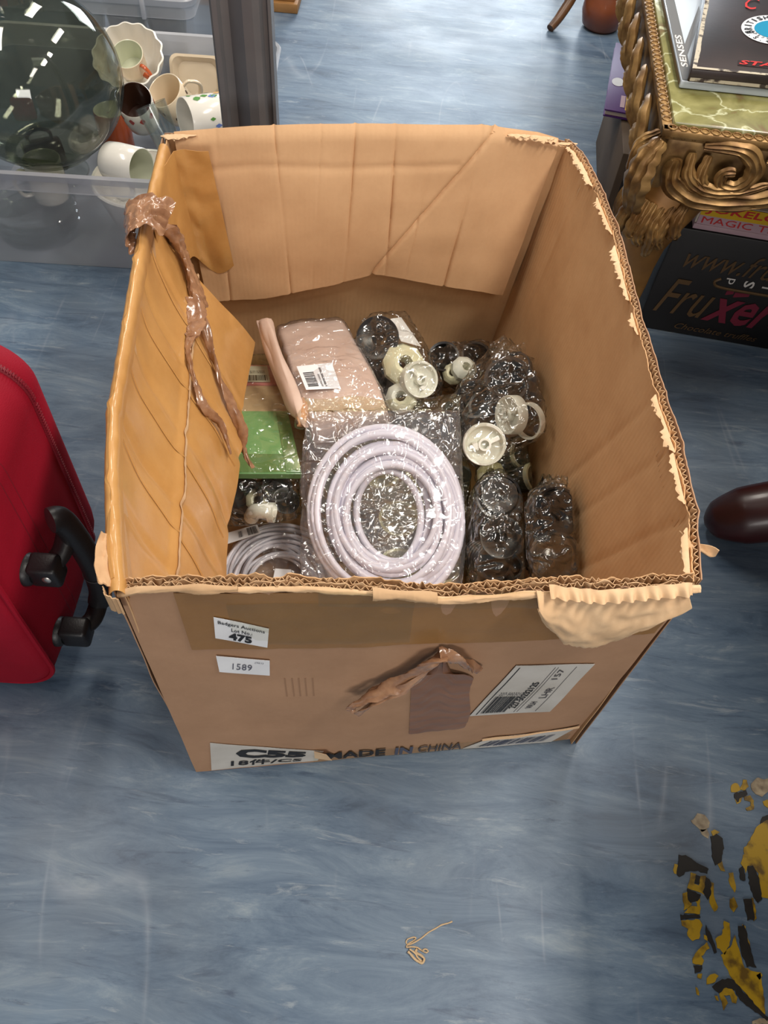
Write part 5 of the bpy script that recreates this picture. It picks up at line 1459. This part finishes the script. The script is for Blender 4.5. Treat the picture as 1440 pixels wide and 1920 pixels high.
# the same border seen from above, lying on the rim
ring_v, ring_f = tube_geo([(0.0078*math.cos(a), 0.0078*math.sin(a), 0) for a in [2*PI*k/12 for k in range(12)]], 0.0019, 6, True)
rim_mesh = None
def rim_ring(loc):
    global rim_mesh
    if rim_mesh is None:
        o = mesh('border_ring', ring_v, ring_f, M['gilt'], table); rim_mesh = o.data
    else:
        o = bpy.data.objects.new('border_ring', rim_mesh); COL.objects.link(o); o.parent = table
    o.location = loc
G().rbox((-0.014, -0.014, TZ - 0.020), (TW, 0.006, TZ - 0.006), 0.003).obj('border_rail', M['gilt'], table)
G().rbox((-0.014, -0.014, TZ - 0.020), (0.006, TD, TZ - 0.006), 0.003).obj('border_rail', M['gilt'], table)
for k in range(26): rim_ring((0.004 + k*0.0195, -0.004, TZ - 0.0055))
for k in range(1, 50): rim_ring((-0.004, 0.004 + k*0.0195, TZ - 0.0055))
# carved scrolls
def scroll(pts, rads, parent, name='carved_scroll', m='gilt', lobes=7.0):
    """carved acanthus blade: ridged, scalloped, following pts; its face turns away from the table"""
    path = spline(pts, 9); k = len(path)
    mid = Vector(pts[len(pts)//2]); 
    out = Vector((-1, 0, 0)) if (mid.x < -0.012 and mid.y > 0.02) else (Vector((-0.7, -0.7, 0)) if mid.x < -0.012 else Vector((0, -1, 0)))
    v = []; f = []; n = 15
    for i, p in enumerate(path):
        t = path[min(i+1, k-1)] - path[max(i-1, 0)]
        t = t.normalized() if t.length > 1e-9 else Vector((0, 0, 1))
        o = out - t*out.dot(t)
        o = o.normalized() if o.length > 0.15 else t.orthogonal().normalized()
        sd = t.cross(o); s_ = i/(k-1)
        w = float(np.interp(s_, np.linspace(0, 1, len(rads)), rads))*1.25
        sc = 1 + 0.20*abs(math.sin(lobes*PI*s_)) - 0.10
        for j in range(n):
            if j < 11:
                q = -1 + 2*j/10
                h = 0.62*w*max(0.0, 1 - q*q)**0.5*(0.72 + 0.28*math.cos(q*3*PI)) + 0.05*w*math.sin(lobes*2*PI*s_ + abs(q)*3)
                v.append(p + sd*(w*q*sc) + o*h)
            else:
                q = 1 - 2*(j - 10)/5
                v.append(p + sd*(w*q*0.8) - o*(0.45*w))
    for i in range(k-1):
        for j in range(n):
            j2 = (j+1) % n
            f.append((i*n+j, i*n+j2, (i+1)*n+j2, (i+1)*n+j))
    f.append(tuple(range(n))[::-1]); f.append(tuple((k-1)*n + j for j in range(n)))
    return mesh(name, v, f, M[m], parent, True, None, None, 70)
def spiral(cx, cz, r0, turns, a0, sgn, y, n=20):
    out = []
    for k in range(n):
        t = k/(n-1); a = a0 + sgn*turns*2*PI*t; r = r0*(1 - t)**0.9 + 0.004
        out.append((cx + r*math.cos(a), y - 0.012*t, cz + r*math.sin(a)*0.86))
    return out
# front face: a big C-scroll near the corner with trailing acanthus
F = lambda x, z, y=-0.010: (x, y, TZ - z)
scroll([F(0.07, 0.030), F(0.14, 0.026, -0.016), F(0.172, 0.055, -0.02), F(0.160, 0.090, -0.022), F(0.125, 0.092, -0.024), F(0.118, 0.068, -0.026), F(0.138, 0.062, -0.028)], [0.006, 0.012, 0.014, 0.012, 0.010, 0.009, 0.007], table)
scroll([F(0.03, 0.060), F(0.035, 0.100, -0.014), F(0.085, 0.126, -0.018), F(0.16, 0.126, -0.018), F(0.24, 0.108, -0.016), F(0.30, 0.075, -0.012), F(0.34, 0.070)], [0.010, 0.017, 0.019, 0.017, 0.014, 0.010, 0.006], table)
scroll([F(0.055, 0.045), F(0.060, 0.082, -0.022), F(0.10, 0.104, -0.026), F(0.16, 0.102, -0.022), F(0.21, 0.085, -0.016)], [0.006, 0.010, 0.011, 0.010, 0.005], table)
scroll([F(0.085, 0.045, -0.012), F(0.082, 0.080, -0.024), F(0.105, 0.108, -0.026), F(0.14, 0.110, -0.02)], [0.006, 0.009, 0.008, 0.005], table)
scroll([F(0.19, 0.045), F(0.23, 0.050, -0.014), F(0.27, 0.075, -0.014), F(0.29, 0.110, -0.01)], [0.004, 0.008, 0.008, 0.005], table)
scroll([F(0.22, 0.120), F(0.28, 0.135, -0.014), F(0.36, 0.100, -0.018), F(0.42, 0.100, -0.012), F(0.47, 0.12, -0.008)], [0.006, 0.010, 0.013, 0.012, 0.008], table)
for sx in (0.34, 0.40): scroll([F(sx, 0.04), F(sx + 0.03, 0.06, -0.016), F(sx + 0.02, 0.09, -0.018), F(sx - 0.01, 0.085, -0.016)], [0.004, 0.009, 0.008, 0.004], table)
# left face: running leaves seen end on
S = lambda y, z, x=-0.010: (x, y, TZ - z)
for k in range(8):
    y0 = 0.03 + k*0.115
    scroll([S(y0, 0.125, -0.006), S(y0 + 0.02, 0.085, -0.026), S(y0 + 0.06, 0.045, -0.030), S(y0 + 0.105, 0.035, -0.022), S(y0 + 0.112, 0.058, -0.026), S(y0 + 0.092, 0.064, -0.030)], [0.009, 0.016, 0.016, 0.012, 0.009, 0.007], table)
    scroll([S(y0 + 0.03, 0.130, -0.006), S(y0 + 0.06, 0.098, -0.030), S(y0 + 0.10, 0.090, -0.030), S(y0 + 0.13, 0.112, -0.012)], [0.007, 0.013, 0.012, 0.006], table)
# corner cartouche
scroll([(-0.006, -0.006, TZ - 0.030), (-0.024, -0.018, TZ - 0.060), (-0.030, -0.024, TZ - 0.105), (-0.022, -0.014, TZ - 0.160), (-0.008, -0.004, TZ - 0.20)], [0.010, 0.020, 0.024, 0.018, 0.008], table, 'corner_leaf')
scroll([(-0.004, 0.03, TZ - 0.035), (-0.034, 0.028, TZ - 0.06), (-0.040, 0.012, TZ - 0.10), (-0.030, 0.004, TZ - 0.14)], [0.006, 0.010, 0.010, 0.006], table, 'corner_leaf')
# cabriole legs
def cab_leg(x, y, sx, sy):
    secs_ = [(0.375, 0.072, 0.056, 0.076, 0.060), (0.335, 0.056, 0.040, 0.072, 0.056), (0.29, 0.040, 0.026, 0.060, 0.050), (0.24, 0.034, 0.022, 0.047, 0.042), (0.18, 0.046, 0.034, 0.034, 0.032), (0.12, 0.058, 0.048, 0.026, 0.025), (0.06, 0.054, 0.044, 0.024, 0.024), (0.025, 0.036, 0.026, 0.034, 0.032), (0.0, 0.034, 0.024, 0.032, 0.030)]
    loops = []
    for z, cx, cy, hx, hy in secs_:
        loops.append([Vector((x + sx*cx + hx*math.copysign(abs(math.cos(a))**0.75, math.cos(a)), y + sy*cy + hy*math.copysign(abs(math.sin(a))**0.75, math.sin(a)), z)) for a in [2*PI*k/24 for k in range(24)]])
    v, f = loft(loops[::-1], (True, True))
    return mesh('leg', v, f, M['gilt_plain'], table, True, None, None, 60)
lg = cab_leg(0, 0, 1, 1); cab_leg(TW, 0, -1, 1); cab_leg(0.34, TD - 0.04, 1, -1); cab_leg(TW, TD - 0.04, -1, -1)
for k, (dx, dz, ln) in enumerate(((0.0, 0.0, 0.10), (0.020, -0.006, 0.115), (0.040, -0.002, 0.10), (0.060, 0.010, 0.075), (-0.016, 0.006, 0.085))):
    x0 = 0.010 + dx
    scroll([(x0 + 0.012, -0.010, 0.345 + dz), (x0, -0.024, 0.315 + dz), (x0 - 0.004 + 0.01*k % 0.02, -0.026, 0.28 + dz), (x0 + 0.008, -0.020, 0.36 - ln + dz), (x0 + 0.016, -0.010, 0.350 - ln + dz)], [0.006, 0.011, 0.011, 0.008, 0.004], lg, 'knee_leaf')
for k in range(4):
    y0 = 0.0 + 0.022*k
    scroll([(-0.004, y0 + 0.012, 0.345), (-0.026, y0, 0.315), (-0.030, y0, 0.275), (-0.020, y0 + 0.006, 0.255)], [0.006, 0.011, 0.010, 0.004], lg, 'knee_leaf')

# ------------------------------------------------------------------ things on the table
def quad_box(root, p0, p1, p3, z0, z1, m, name='carton', r=0.003):
    """box on the parallelogram p0 (near left), p1 (near right), p3 (far left), given relative to root"""
    p0, p1, p3 = Vector(p0), Vector(p1), Vector(p3); p2 = p1 + p3 - p0
    bm = bmesh.new(); vs_ = [bm.verts.new(Vector((p.x, p.y, z))) for z in (z0, z1) for p in (p0, p1, p2, p3)]
    for q in ((0,3,2,1),(4,5,6,7),(0,1,5,4),(1,2,6,5),(2,3,7,6),(3,0,4,7)): bm.faces.new([vs_[i] for i in q])
    bmesh.ops.bevel(bm, geom=list(bm.edges), offset=r, segments=2, profile=0.5, affect='EDGES')
    return G().bm(bm).obj(name, M[m], root)
b0 = Vector((0.478, 1.560, 0))
sb = thing('game_carton', 'worn dark carton lettered STARVIS with a round approval sticker on the onyx table', 'box', (b0.x, b0.y, TZ + 0.018))
dr = Vector((1, 0.015, 0)).normalized(); db = Vector((0.22, 0.975, 0)).normalized()
quad_box(sb, (0, 0, 0), dr*0.42, db*0.40, 0.0, 0.024, 'worn_black')
tq = lambda u, v: dr*(0.42*u) + db*(0.40*v) + Vector((0, 0, 0.0245))
sheet('worn_edge', lambda u, v: tq(0.004 + 0.020*u + 0.006*rag(v, 5, 12)*u, 0.004 + 0.99*v), 4, 60, M['worn_edge'], sb, 0.0006)
sheet('worn_edge', lambda u, v: tq(0.01 + 0.97*u, 0.004 + 0.018*v) + Vector((0, 0, 0.0002)), 60, 2, M['worn_edge'], sb, 0.0006)
sheet('front_edge', lambda u, v: dr*(0.42*(0.01 + 0.98*u)) + Vector((0, -0.0006, 0.003 + 0.006*v)), 40, 2, M['worn_edge'], sb)
lt = sheet('title_panel', lambda u, v: tq(0.20 + 0.62*u, 0.075 + 0.055*v) + Vector((0, 0, 0.0003)), 4, 2, M['worn_black'], sb)
text_on(tq, 'STARVISION', (0.205, 0.085, 0.70, 0.128), M['red_ink'], lt, weight=0.02, shear=0.2)
def disc(r0, r1, cx, cy, m, z, name):
    v = []; f = []; n = 48
    for k in range(n):
        a = 2*PI*k/n
        for r in (r0, r1): v.append(tq(cx, cy) + dr*(r*math.cos(a)) + db*(r*math.sin(a)) + Vector((0, 0, z)))
    for k in range(n):
        j = (k+1) % n; f.append((k*2, k*2+1, j*2+1, j*2))
    return mesh(name, v, f, M[m], sb, False)
CX, CY = 0.352, 0.49
stk = disc(0.0001, 0.066, CX, CY, 'label_white', 0.0008, 'approval_sticker')
d2 = disc(0.0001, 0.040, CX, CY, 'label_blue', 0.0014, 'sticker_centre'); d2.parent = stk
def arc_text(s, a0, a1, rad, size, parent, flip=False):
    for i, ch in enumerate(s):
        if ch == ' ': continue
        a = math.radians(a0 + (a1-a0)*i/max(1, len(s)-1))
        c = tq(CX, CY) + dr*(rad*math.cos(a)) + db*(rad*math.sin(a)) + Vector((0, 0, 0.0012))
        up = (dr*math.cos(a) + db*math.sin(a)); rt = dr*math.sin(a) - db*math.cos(a)
        if flip: up, rt = -up, -rt
        w = size*(0.7 if ch not in 'I1.' else 0.25)
        fn = (lambda c, rt, up, w: lambda u, v: c + rt*((u-0.5)*w) + up*((v-0.5)*size))(c, rt, up, w)
        text_on(fn, ch, (0, 0, 1, 1 if ch != '.' else 0.2), M['ink'], parent, weight=0.02, lift=0.0006)
arc_text('BRITISH', 205, 110, 0.053, 0.015, stk)
arc_text('B.S.415', 205, 285, 0.057, 0.011, stk, True)
arc_text('APPROVED', 192, 280, 0.046, 0.007, stk, True)
text_on(tq, 'C', (0.20, 0.70, 0.27, 0.84), M['red_ink'], sb, name='lettering', shear=0.3)
bk2 = thing('grey_album', 'flat pale blue and grey album lying under the lettered carton on the table', 'book', (b0.x - 0.008, b0.y + 0.008, TZ + 0.0015))
da = Vector((0.02, 1, 0)).normalized()
quad_box(bk2, (0, 0, 0), Vector((0.30, 0, 0)), da*0.42, 0.0, 0.015, 'pale_blue', 'cover')
sheet('spine_strip', lambda u, v: Vector((0.002 + 0.020*u, 0, 0)) + da*(0.42*(0.005 + 0.99*v)) + Vector((0, 0, 0.0157)), 2, 8, M['grey_cover'], bk2, 0.0006)
sheet('corner_band', lambda u, v: Vector((0.022 + 0.05*u, 0, 0)) + da*(0.10 + 0.18*u + 0.045*v) + Vector((0, 0, 0.0157)), 3, 3, M['grey_cover'], bk2, 0.0006)
sheet('gold_edge', lambda u, v: Vector((-0.0006, 0, 0)) + da*(0.42*(0.01 + 0.98*u)) + Vector((0, 0, 0.003 + 0.009*v)), 8, 1, M['gold_ink'], bk2)
text_on(lambda u, v: Vector((0.005 + 0.013*u, 0, 0)) + da*(0.05 + 0.13*v) + Vector((0, 0, 0.0162)), 'SENSES', (0, 0, 1, 1), M['white_ink'], bk2, rot=90, weight=0.02, lift=0.0003)

# ------------------------------------------------------------------ boxes under the table
fb = thing('black_carton', 'large black carton with gold and pink script lettering under the onyx table', 'box', (0.540, 1.478, 0), math.radians(-6))
G().rbox((0.0, 0.0, 0.0), (0.52, 0.30, 0.270), 0.004).obj('carton', M['black_card'], fb)
fq = lambda u, v: Vector((0.52*u, -0.0008, 0.270*v))
text_on(fq, 'www.fruxeres.com', (0.085, 0.665, 0.90, 0.86), M['gold_ink'], fb, shear=0.45)
text_on(fq, 'Fru', (0.04, 0.20, 0.27, 0.55), M['gold_ink'], fb, shear=0.45, name='brand_script')
text_on(fq, 'xeres', (0.25, 0.19, 0.70, 0.44), M['pink_ink'], fb, shear=0.4, name='brand_script', weight=0.02)
text_on(fq, 'Chocolate truffles', (0.16, 0.06, 0.52, 0.12), M['gold_ink'], fb, shear=0.4)
sheet('brand_stroke', lambda u, v: fq(0.30 + 0.03*u, 0.47 + 0.04*v + 0.02*u), 2, 2, M['pink_ink'], fb)
sheet('brand_stroke', lambda u, v: fq(0.335 + 0.06*u, 0.46 + 0.05*v*(1-u*0.5) + 0.03*u), 2, 2, M['pink_ink'], fb)
# carry slot in its face with a card-coloured lip
def slot(u, v):
    a = PI*(0.5 + u) if False else 0
    return fq(u, v)
sl_pts = spline([fq(0.60, 0.535) + Vector((0, -0.001, 0)), fq(0.40, 0.53), fq(0.265, 0.535), fq(0.235, 0.575), fq(0.255, 0.615)], 8)
G().tube(sl_pts, 0.0032, 6).obj('slot_lip', M['gold_ink'], fb)
text_on(fq, 'd', (0.275, 0.580, 0.310, 0.635), M['white_ink'], fb, rot=90)
text_on(fq, 'S', (0.350, 0.575, 0.392, 0.640), M['white_ink'], fb, rot=90, weight=0.02)
text_on(fq, 'I', (0.425, 0.595, 0.470, 0.610), M['white_ink'], fb, rot=90)
jk = thing('joke_book', 'book with yellow spine lettered JOKELOPE and MAGIC TRICKS on the black carton', 'book', (0.570, 1.476, 0.2715), math.radians(-6))
G().rbox((0.0, 0.0, 0.0), (0.40, 0.20, 0.012), 0.002).obj('lower_cover', M['lilac_print'], jk)
G().rbox((0.0, 0.004, 0.012), (0.40, 0.20, 0.060), 0.002).obj('pages', M['pale_pages'], jk)
jq = lambda u, v: Vector((0.40*u, 0.0015, 0.012 + 0.048*v))
sheet('title_band', lambda u, v: jq(0.01 + 0.98*u, 0.42 + 0.55*v), 8, 2, M['yellow_print'], jk, 0.0008)
sheet('title_band', lambda u, v: jq(0.01 + 0.98*u, 0.0 + 0.42*v), 8, 2, M['lilac_print'], jk, 0.0008)
text_on(jq, 'JOKELOPEDIA', (0.03, 0.50, 0.66, 0.92), M['red_ink'], jk, weight=0.02, shear=0.1)
text_on(jq, 'MAGIC TRICKS', (0.03, 0.08, 0.58, 0.38), M['red_ink'], jk)
# cardboard carton deeper under the table, with the purple book on it
uc = thing('brown_carton', 'dark brown carton under the onyx table with a purple book on top', 'box', (0.475, 1.83, 0), math.radians(-3))
G().rbox((0.0, 0.0, 0.0), (0.40, 0.42, 0.215), 0.004).obj('carton', M['dark_card'], uc)
G().rbox((0.018, -0.004, 0.004), (0.38, 0.0, 0.213), 0.0015).obj('black_panel', M['black_card'], uc)
G().rbox((0.0, 0.20, 0.2152), (0.40, 0.26, 0.2160), 0.0003, None, 1).obj('tape', M['tape_front'], uc)
pb = thing('purple_book', 'purple picture book with yellow and red edge lying on the brown carton', 'book', (0.437, 1.985, 0.2172), math.radians(-9))
G().rbox((0.0, 0.0, 0.0), (0.22, 0.36, 0.004), 0.001).obj('back_cover', M['purple_print'], pb)
G().rbox((0.003, 0.003, 0.004), (0.218, 0.356, 0.014), 0.001).obj('pages', M['pale_pages'], pb)
cv = G().rbox((0.0, 0.0, 0.014), (0.22, 0.36, 0.018), 0.001).obj('front_cover', M['purple_print'], pb)
pq = lambda u, v: Vector((0.22*u, 0.36*v, 0.0183))
sheet('cover_band', lambda u, v: pq(0.22 + 0.12*u, 0.03 + 0.9*v), 2, 8, M['yellow_print'], cv, 0.0004)
for k in range(12): sheet('cover_bar', (lambda k: lambda u, v: pq(0.23 + 0.10*u, 0.06 + k*0.07 + 0.035*v) + Vector((0, 0, 0.0005)))(k), 1, 1, M['red_ink'], cv)
sheet('cover_spot', lambda u, v: pq(0.10, 0.40) + Vector((0.016*v*math.cos(2*PI*u), 0.022*v*math.sin(2*PI*u), 0.0004)), 20, 2, M['paper'], cv)
sheet('cover_spot', lambda u, v: pq(0.16 + 0.05*u, 0.06 + 0.16*v) + Vector((0, 0, 0.0004)), 2, 2, M['lilac_print'], cv)

# ------------------------------------------------------------------ mahogany pedestal table at the right, mostly out of frame
ped = thing('pedestal_table', 'dark mahogany pedestal table whose curved foot reaches towards the carton', 'table', (0.995, 0.915, 0))
for k in range(3):
    a = PI + 2*PI*k/3
    pth = spline([(0.385, 0.024), (0.36, 0.036), (0.30, 0.066), (0.22, 0.105), (0.13, 0.17), (0.03, 0.26)], 8)
    pts_ = [Vector((p[0]*math.cos(a), p[0]*math.sin(a), p[1])) for p in pth]
    rr = [float(np.interp(i/(len(pts_)-1), (0, .05, .15, .33, .6, 1), (0.006, 0.016, 0.034, 0.054, 0.060, 0.055))) for i in range(len(pts_))]
    v, f = tube_geo(pts_, rr, 14)
    for q in v: q.z = max(q.z, 0.001)
    mesh('foot', v, f, M['mahogany'], ped, True, None, None, 60)
G().lathe([(0.0005, 0.14), (0.055, 0.14), (0.062, 0.20), (0.058, 0.28), (0.040, 0.32), (0.030, 0.40), (0.045, 0.50), (0.050, 0.56), (0.030, 0.62), (0.060, 0.69), (0.0005, 0.69)], 32).obj('column', M['mahogany'], ped)
G().lathe([(0.0005, 0.69), (0.40, 0.69), (0.43, 0.70), (0.435, 0.712), (0.425, 0.722), (0.0005, 0.722)], 64).obj('top', M['mahogany'], ped)

# unseen table, added past the right edge to shade the floor there
sale = thing('shade_table', 'plain brown wooden sale table standing beyond the worn floor sticker', 'table', (1.22, -0.16, 0))
G().rbox((-0.68, -0.62, 0.725), (0.58, 0.62, 0.755), 0.006).obj('table_top', M['brown_wood'], sale)
for sx in (-1, 1):
    for sy in (-0.55, 0.45): G().rbox((sx*0.50 - 0.025, sy - 0.025, 0.0), (sx*0.50 + 0.025, sy + 0.025, 0.726), 0.005).obj('leg', M['brown_wood'], sale)
    G().rbox((sx*0.50 - 0.012, -0.55, 0.64), (sx*0.50 + 0.012, 0.45, 0.726), 0.003).obj('rail', M['brown_wood'], sale)

# ------------------------------------------------------------------ worn hazard sticker and bit of twine on the floor
FRAGMENTS = [
    ('yellow', [(0.589, 0.414), (0.595, 0.425), (0.603, 0.424), (0.604, 0.415), (0.596, 0.409), (0.589, 0.409)]),
    ('yellow', [(0.604, 0.415), (0.609, 0.424), (0.612, 0.432), (0.618, 0.431), (0.618, 0.422), (0.613, 0.415)]),
    ('black', [(0.593, 0.408), (0.613, 0.415), (0.615, 0.409), (0.601, 0.4), (0.596, 0.393), (0.592, 0.401)]),
    ('yellow', [(0.594, 0.399), (0.602, 0.403), (0.607, 0.405), (0.6, 0.393), (0.595, 0.393)]),
    ('yellow', [(0.608, 0.405), (0.619, 0.408), (0.624, 0.399), (0.62, 0.387), (0.61, 0.382), (0.608, 0.387), (0.616, 0.392), (0.617, 0.398), (0.609, 0.398)]),
    ('pale', [(0.622, 0.425), (0.637, 0.438), (0.647, 0.435), (0.653, 0.439), (0.649, 0.417), (0.637, 0.408), (0.629, 0.411), (0.623, 0.416)]),
    ('yellow', [(0.637, 0.399), (0.646, 0.403), (0.644, 0.391), (0.638, 0.394)]),
    ('pale', [(0.519, 0.359), (0.531, 0.371), (0.542, 0.369), (0.547, 0.36), (0.545, 0.352), (0.534, 0.344), (0.528, 0.35), (0.521, 0.355)]),
    ('pale', [(0.53, 0.346), (0.542, 0.349), (0.545, 0.342), (0.541, 0.334), (0.533, 0.34)]),
    ('yellow', [(0.548, 0.346), (0.554, 0.35), (0.561, 0.347), (0.555, 0.34), (0.549, 0.34)]),
    ('black', [(0.546, 0.338), (0.556, 0.344), (0.563, 0.337), (0.563, 0.324), (0.557, 0.303), (0.547, 0.298), (0.544, 0.31)]),
    ('yellow', [(0.551, 0.302), (0.558, 0.304), (0.56, 0.291), (0.554, 0.292)]),
    ('black', [(0.494, 0.308), (0.507, 0.306), (0.519, 0.299), (0.537, 0.291), (0.532, 0.284), (0.52, 0.287), (0.504, 0.286), (0.49, 0.275), (0.486, 0.282)]),
    ('yellow', [(0.481, 0.285), (0.486, 0.294), (0.491, 0.292), (0.486, 0.279), (0.482, 0.281)]),
    ('yellow', [(0.509, 0.283), (0.516, 0.283), (0.512, 0.269), (0.517, 0.267), (0.522, 0.281), (0.53, 0.281), (0.524, 0.256), (0.501, 0.262)]),
    ('black', [(0.516, 0.281), (0.521, 0.28), (0.518, 0.269), (0.513, 0.269)]),
    ('black', [(0.499, 0.261), (0.519, 0.254), (0.516, 0.248), (0.503, 0.241), (0.499, 0.246)]),
    ('yellow', [(0.493, 0.253), (0.501, 0.258), (0.503, 0.239), (0.491, 0.23)]),
    ('yellow', [(0.51, 0.255), (0.518, 0.254), (0.514, 0.228), (0.492, 0.228), (0.501, 0.238), (0.511, 0.238)]),
    ('black', [(0.484, 0.225), (0.513, 0.227), (0.514, 0.223), (0.485, 0.219)]),
    ('yellow', [(0.486, 0.217), (0.513, 0.222), (0.515, 0.215), (0.508, 0.196), (0.499, 0.193), (0.491, 0.198), (0.494, 0.208), (0.485, 0.211)]),
    ('black', [(0.53, 0.279), (0.536, 0.277), (0.535, 0.257), (0.528, 0.249), (0.523, 0.258)]),
    ('yellow', [(0.535, 0.275), (0.54, 0.273), (0.538, 0.254), (0.542, 0.24), (0.535, 0.233), (0.53, 0.243)]),
    ('yellow', [(0.566, 0.288), (0.572, 0.29), (0.574, 0.273), (0.57, 0.263), (0.564, 0.274)]),
    ('yellow', [(0.561, 0.252), (0.568, 0.256), (0.572, 0.245), (0.564, 0.236), (0.559, 0.242)]),
    ('yellow', [(0.624, 0.364), (0.641, 0.374), (0.619, 0.259), (0.61, 0.259), (0.61, 0.292), (0.604, 0.303), (0.596, 0.302), (0.592, 0.292), (0.587, 0.304), (0.596, 0.327)]),
    ('black', [(0.632, 0.376), (0.642, 0.381), (0.641, 0.374), (0.626, 0.366)]),
    ('black', [(0.595, 0.301), (0.604, 0.303), (0.609, 0.292), (0.61, 0.257), (0.602, 0.252), (0.594, 0.269)]),
    ('yellow', [(0.593, 0.259), (0.597, 0.257), (0.597, 0.231), (0.592, 0.226)]),
    ('black', [(0.582, 0.297), (0.589, 0.3), (0.59, 0.28), (0.581, 0.281)]),
    ('black', [(0.581, 0.254), (0.594, 0.257), (0.593, 0.228), (0.583, 0.227)]),
    ('yellow', [(0.532, 0.198), (0.541, 0.203), (0.549, 0.222), (0.556, 0.221), (0.552, 0.195), (0.541, 0.179), (0.533, 0.188)]),
    ('yellow', [(0.537, 0.179), (0.552, 0.189), (0.56, 0.205), (0.563, 0.189), (0.567, 0.166), (0.589, 0.161), (0.589, 0.135), (0.586, 0.112), (0.571, 0.126), (0.547, 0.151), (0.54, 0.168)]),
    ('black', [(0.52, 0.214), (0.526, 0.202), (0.532, 0.182), (0.528, 0.18), (0.52, 0.199)]),
    ('black', [(0.568, 0.218), (0.577, 0.221), (0.58, 0.19), (0.584, 0.167), (0.572, 0.168), (0.565, 0.187)]),
    ('yellow', [(0.574, 0.22), (0.578, 0.219), (0.581, 0.185), (0.577, 0.181)]),
    ('yellow', [(0.495, 0.171), (0.506, 0.183), (0.519, 0.192), (0.521, 0.185), (0.508, 0.174), (0.512, 0.169), (0.508, 0.164), (0.495, 0.164)]),
    ('yellow', [(0.516, 0.202), (0.52, 0.201), (0.519, 0.194), (0.515, 0.196)]),
    ('black', [(0.496, 0.162), (0.508, 0.163), (0.505, 0.155), (0.496, 0.152)]),
    ('yellow', [(0.5, 0.153), (0.506, 0.153), (0.504, 0.146), (0.498, 0.148)]),
    ('yellow', [(0.511, 0.148), (0.523, 0.155), (0.53, 0.151), (0.519, 0.142), (0.511, 0.141)]),
    ('black', [(0.517, 0.138), (0.533, 0.148), (0.547, 0.151), (0.571, 0.126), (0.59, 0.108), (0.587, 0.105), (0.555, 0.125), (0.55, 0.136), (0.537, 0.14), (0.526, 0.131)]),
    ('yellow', [(0.527, 0.131), (0.533, 0.138), (0.545, 0.139), (0.551, 0.128), (0.548, 0.121), (0.542, 0.122), (0.541, 0.13), (0.533, 0.129), (0.537, 0.121), (0.529, 0.112)]),
    ('yellow', [(0.494, 0.135), (0.498, 0.135), (0.499, 0.126), (0.495, 0.127)]),
    ('yellow', [(0.52, 0.128), (0.523, 0.127), (0.524, 0.122), (0.521, 0.122)]),
    ('pale', [(0.566, 0.102), (0.579, 0.107), (0.59, 0.105), (0.589, 0.101), (0.566, 0.099)]),
    ('yellow', [(0.583, 0.157), (0.589, 0.162), (0.592, 0.159), (0.587, 0.153)]),
]
TWINE = [[(0.156, 0.185), (0.15, 0.182), (0.141, 0.179), (0.133, 0.174), (0.123, 0.168), (0.115, 0.161), (0.108, 0.156), (0.101, 0.152), (0.096, 0.15), (0.093, 0.153), (0.095, 0.157), (0.103, 0.16), (0.106, 0.159), (0.103, 0.156), (0.096, 0.151), (0.094, 0.147), (0.101, 0.148), (0.109, 0.148), (0.115, 0.145), (0.121, 0.143), (0.124, 0.145), (0.12, 0.147), (0.116, 0.145)], [(0.096, 0.142), (0.1, 0.139), (0.106, 0.134), (0.112, 0.131), (0.117, 0.13), (0.119, 0.135), (0.114, 0.139), (0.109, 0.141), (0.107, 0.144), (0.109, 0.146)], [(0.098, 0.145), (0.106, 0.141), (0.11, 0.136), (0.116, 0.132)]]
sx_ = sum(p[0] for _, q in FRAGMENTS for p in q)/sum(len(q) for _, q in FRAGMENTS)
sy_ = sum(p[1] for _, q in FRAGMENTS for p in q)/sum(len(q) for _, q in FRAGMENTS)
stick = thing('floor_sticker', 'worn yellow and black round floor sticker peeling off the blue vinyl', 'sticker', (sx_, sy_, 0.0))
rq = random.Random(9)
for i, (kind, poly) in enumerate(FRAGMENTS):
    pts = []
    for a, b in zip(poly, poly[1:] + poly[:1]):
        ln = math.hypot(b[0]-a[0], b[1]-a[1]); k = max(1, int(ln/0.004))
        for s in range(k):
            t = s/k
            j = 0.0011
            pts.append((a[0] + (b[0]-a[0])*t + rq.uniform(-j, j) - sx_, a[1] + (b[1]-a[1])*t + rq.uniform(-j, j) - sy_))
    bm = bmesh.new()
    vb = [bm.verts.new((x, y, 0.0012 + 0.00025*(kind == 'black'))) for x, y in pts]
    fc = bm.faces.new(vb)
    if fc.normal.z < 0: fc.normal_flip()
    ex_ = bmesh.ops.extrude_face_region(bm, geom=[fc])
    for g_ in ex_['geom']:
        if isinstance(g_, bmesh.types.BMVert): g_.co.z = 0.0002
    bmesh.ops.recalc_face_normals(bm, faces=bm.faces)
    bmesh.ops.triangulate(bm, faces=[f for f in bm.faces if len(f.verts) > 4])
    G().bm(bm).obj('fragment', M[kind + '_vinyl'], stick, False)
tw = thing('twine', 'short frayed bit of beige twine lying on the floor before the carton', 'string', (TWINE[0][8][0], TWINE[0][8][1], 0))
for i, (q, r) in enumerate(zip(TWINE, (0.0010, 0.0017, 0.0013))):
    path = spline([(x - tw.location.x, y - tw.location.y, 0.002 + 0.0012*math.sin(k*1.3 + i)) for k, (x, y) in enumerate(q)], 6)
    rr = [r*(1 + 0.3*noise.noise(Vector((k*0.3, i, 0)))) for k in range(len(path))]
    v, f = tube_geo(path, rr, 8)
    for p in v: p.z = max(p.z, 0.0003)
    mesh('strand', v, f, M['twine'], tw)
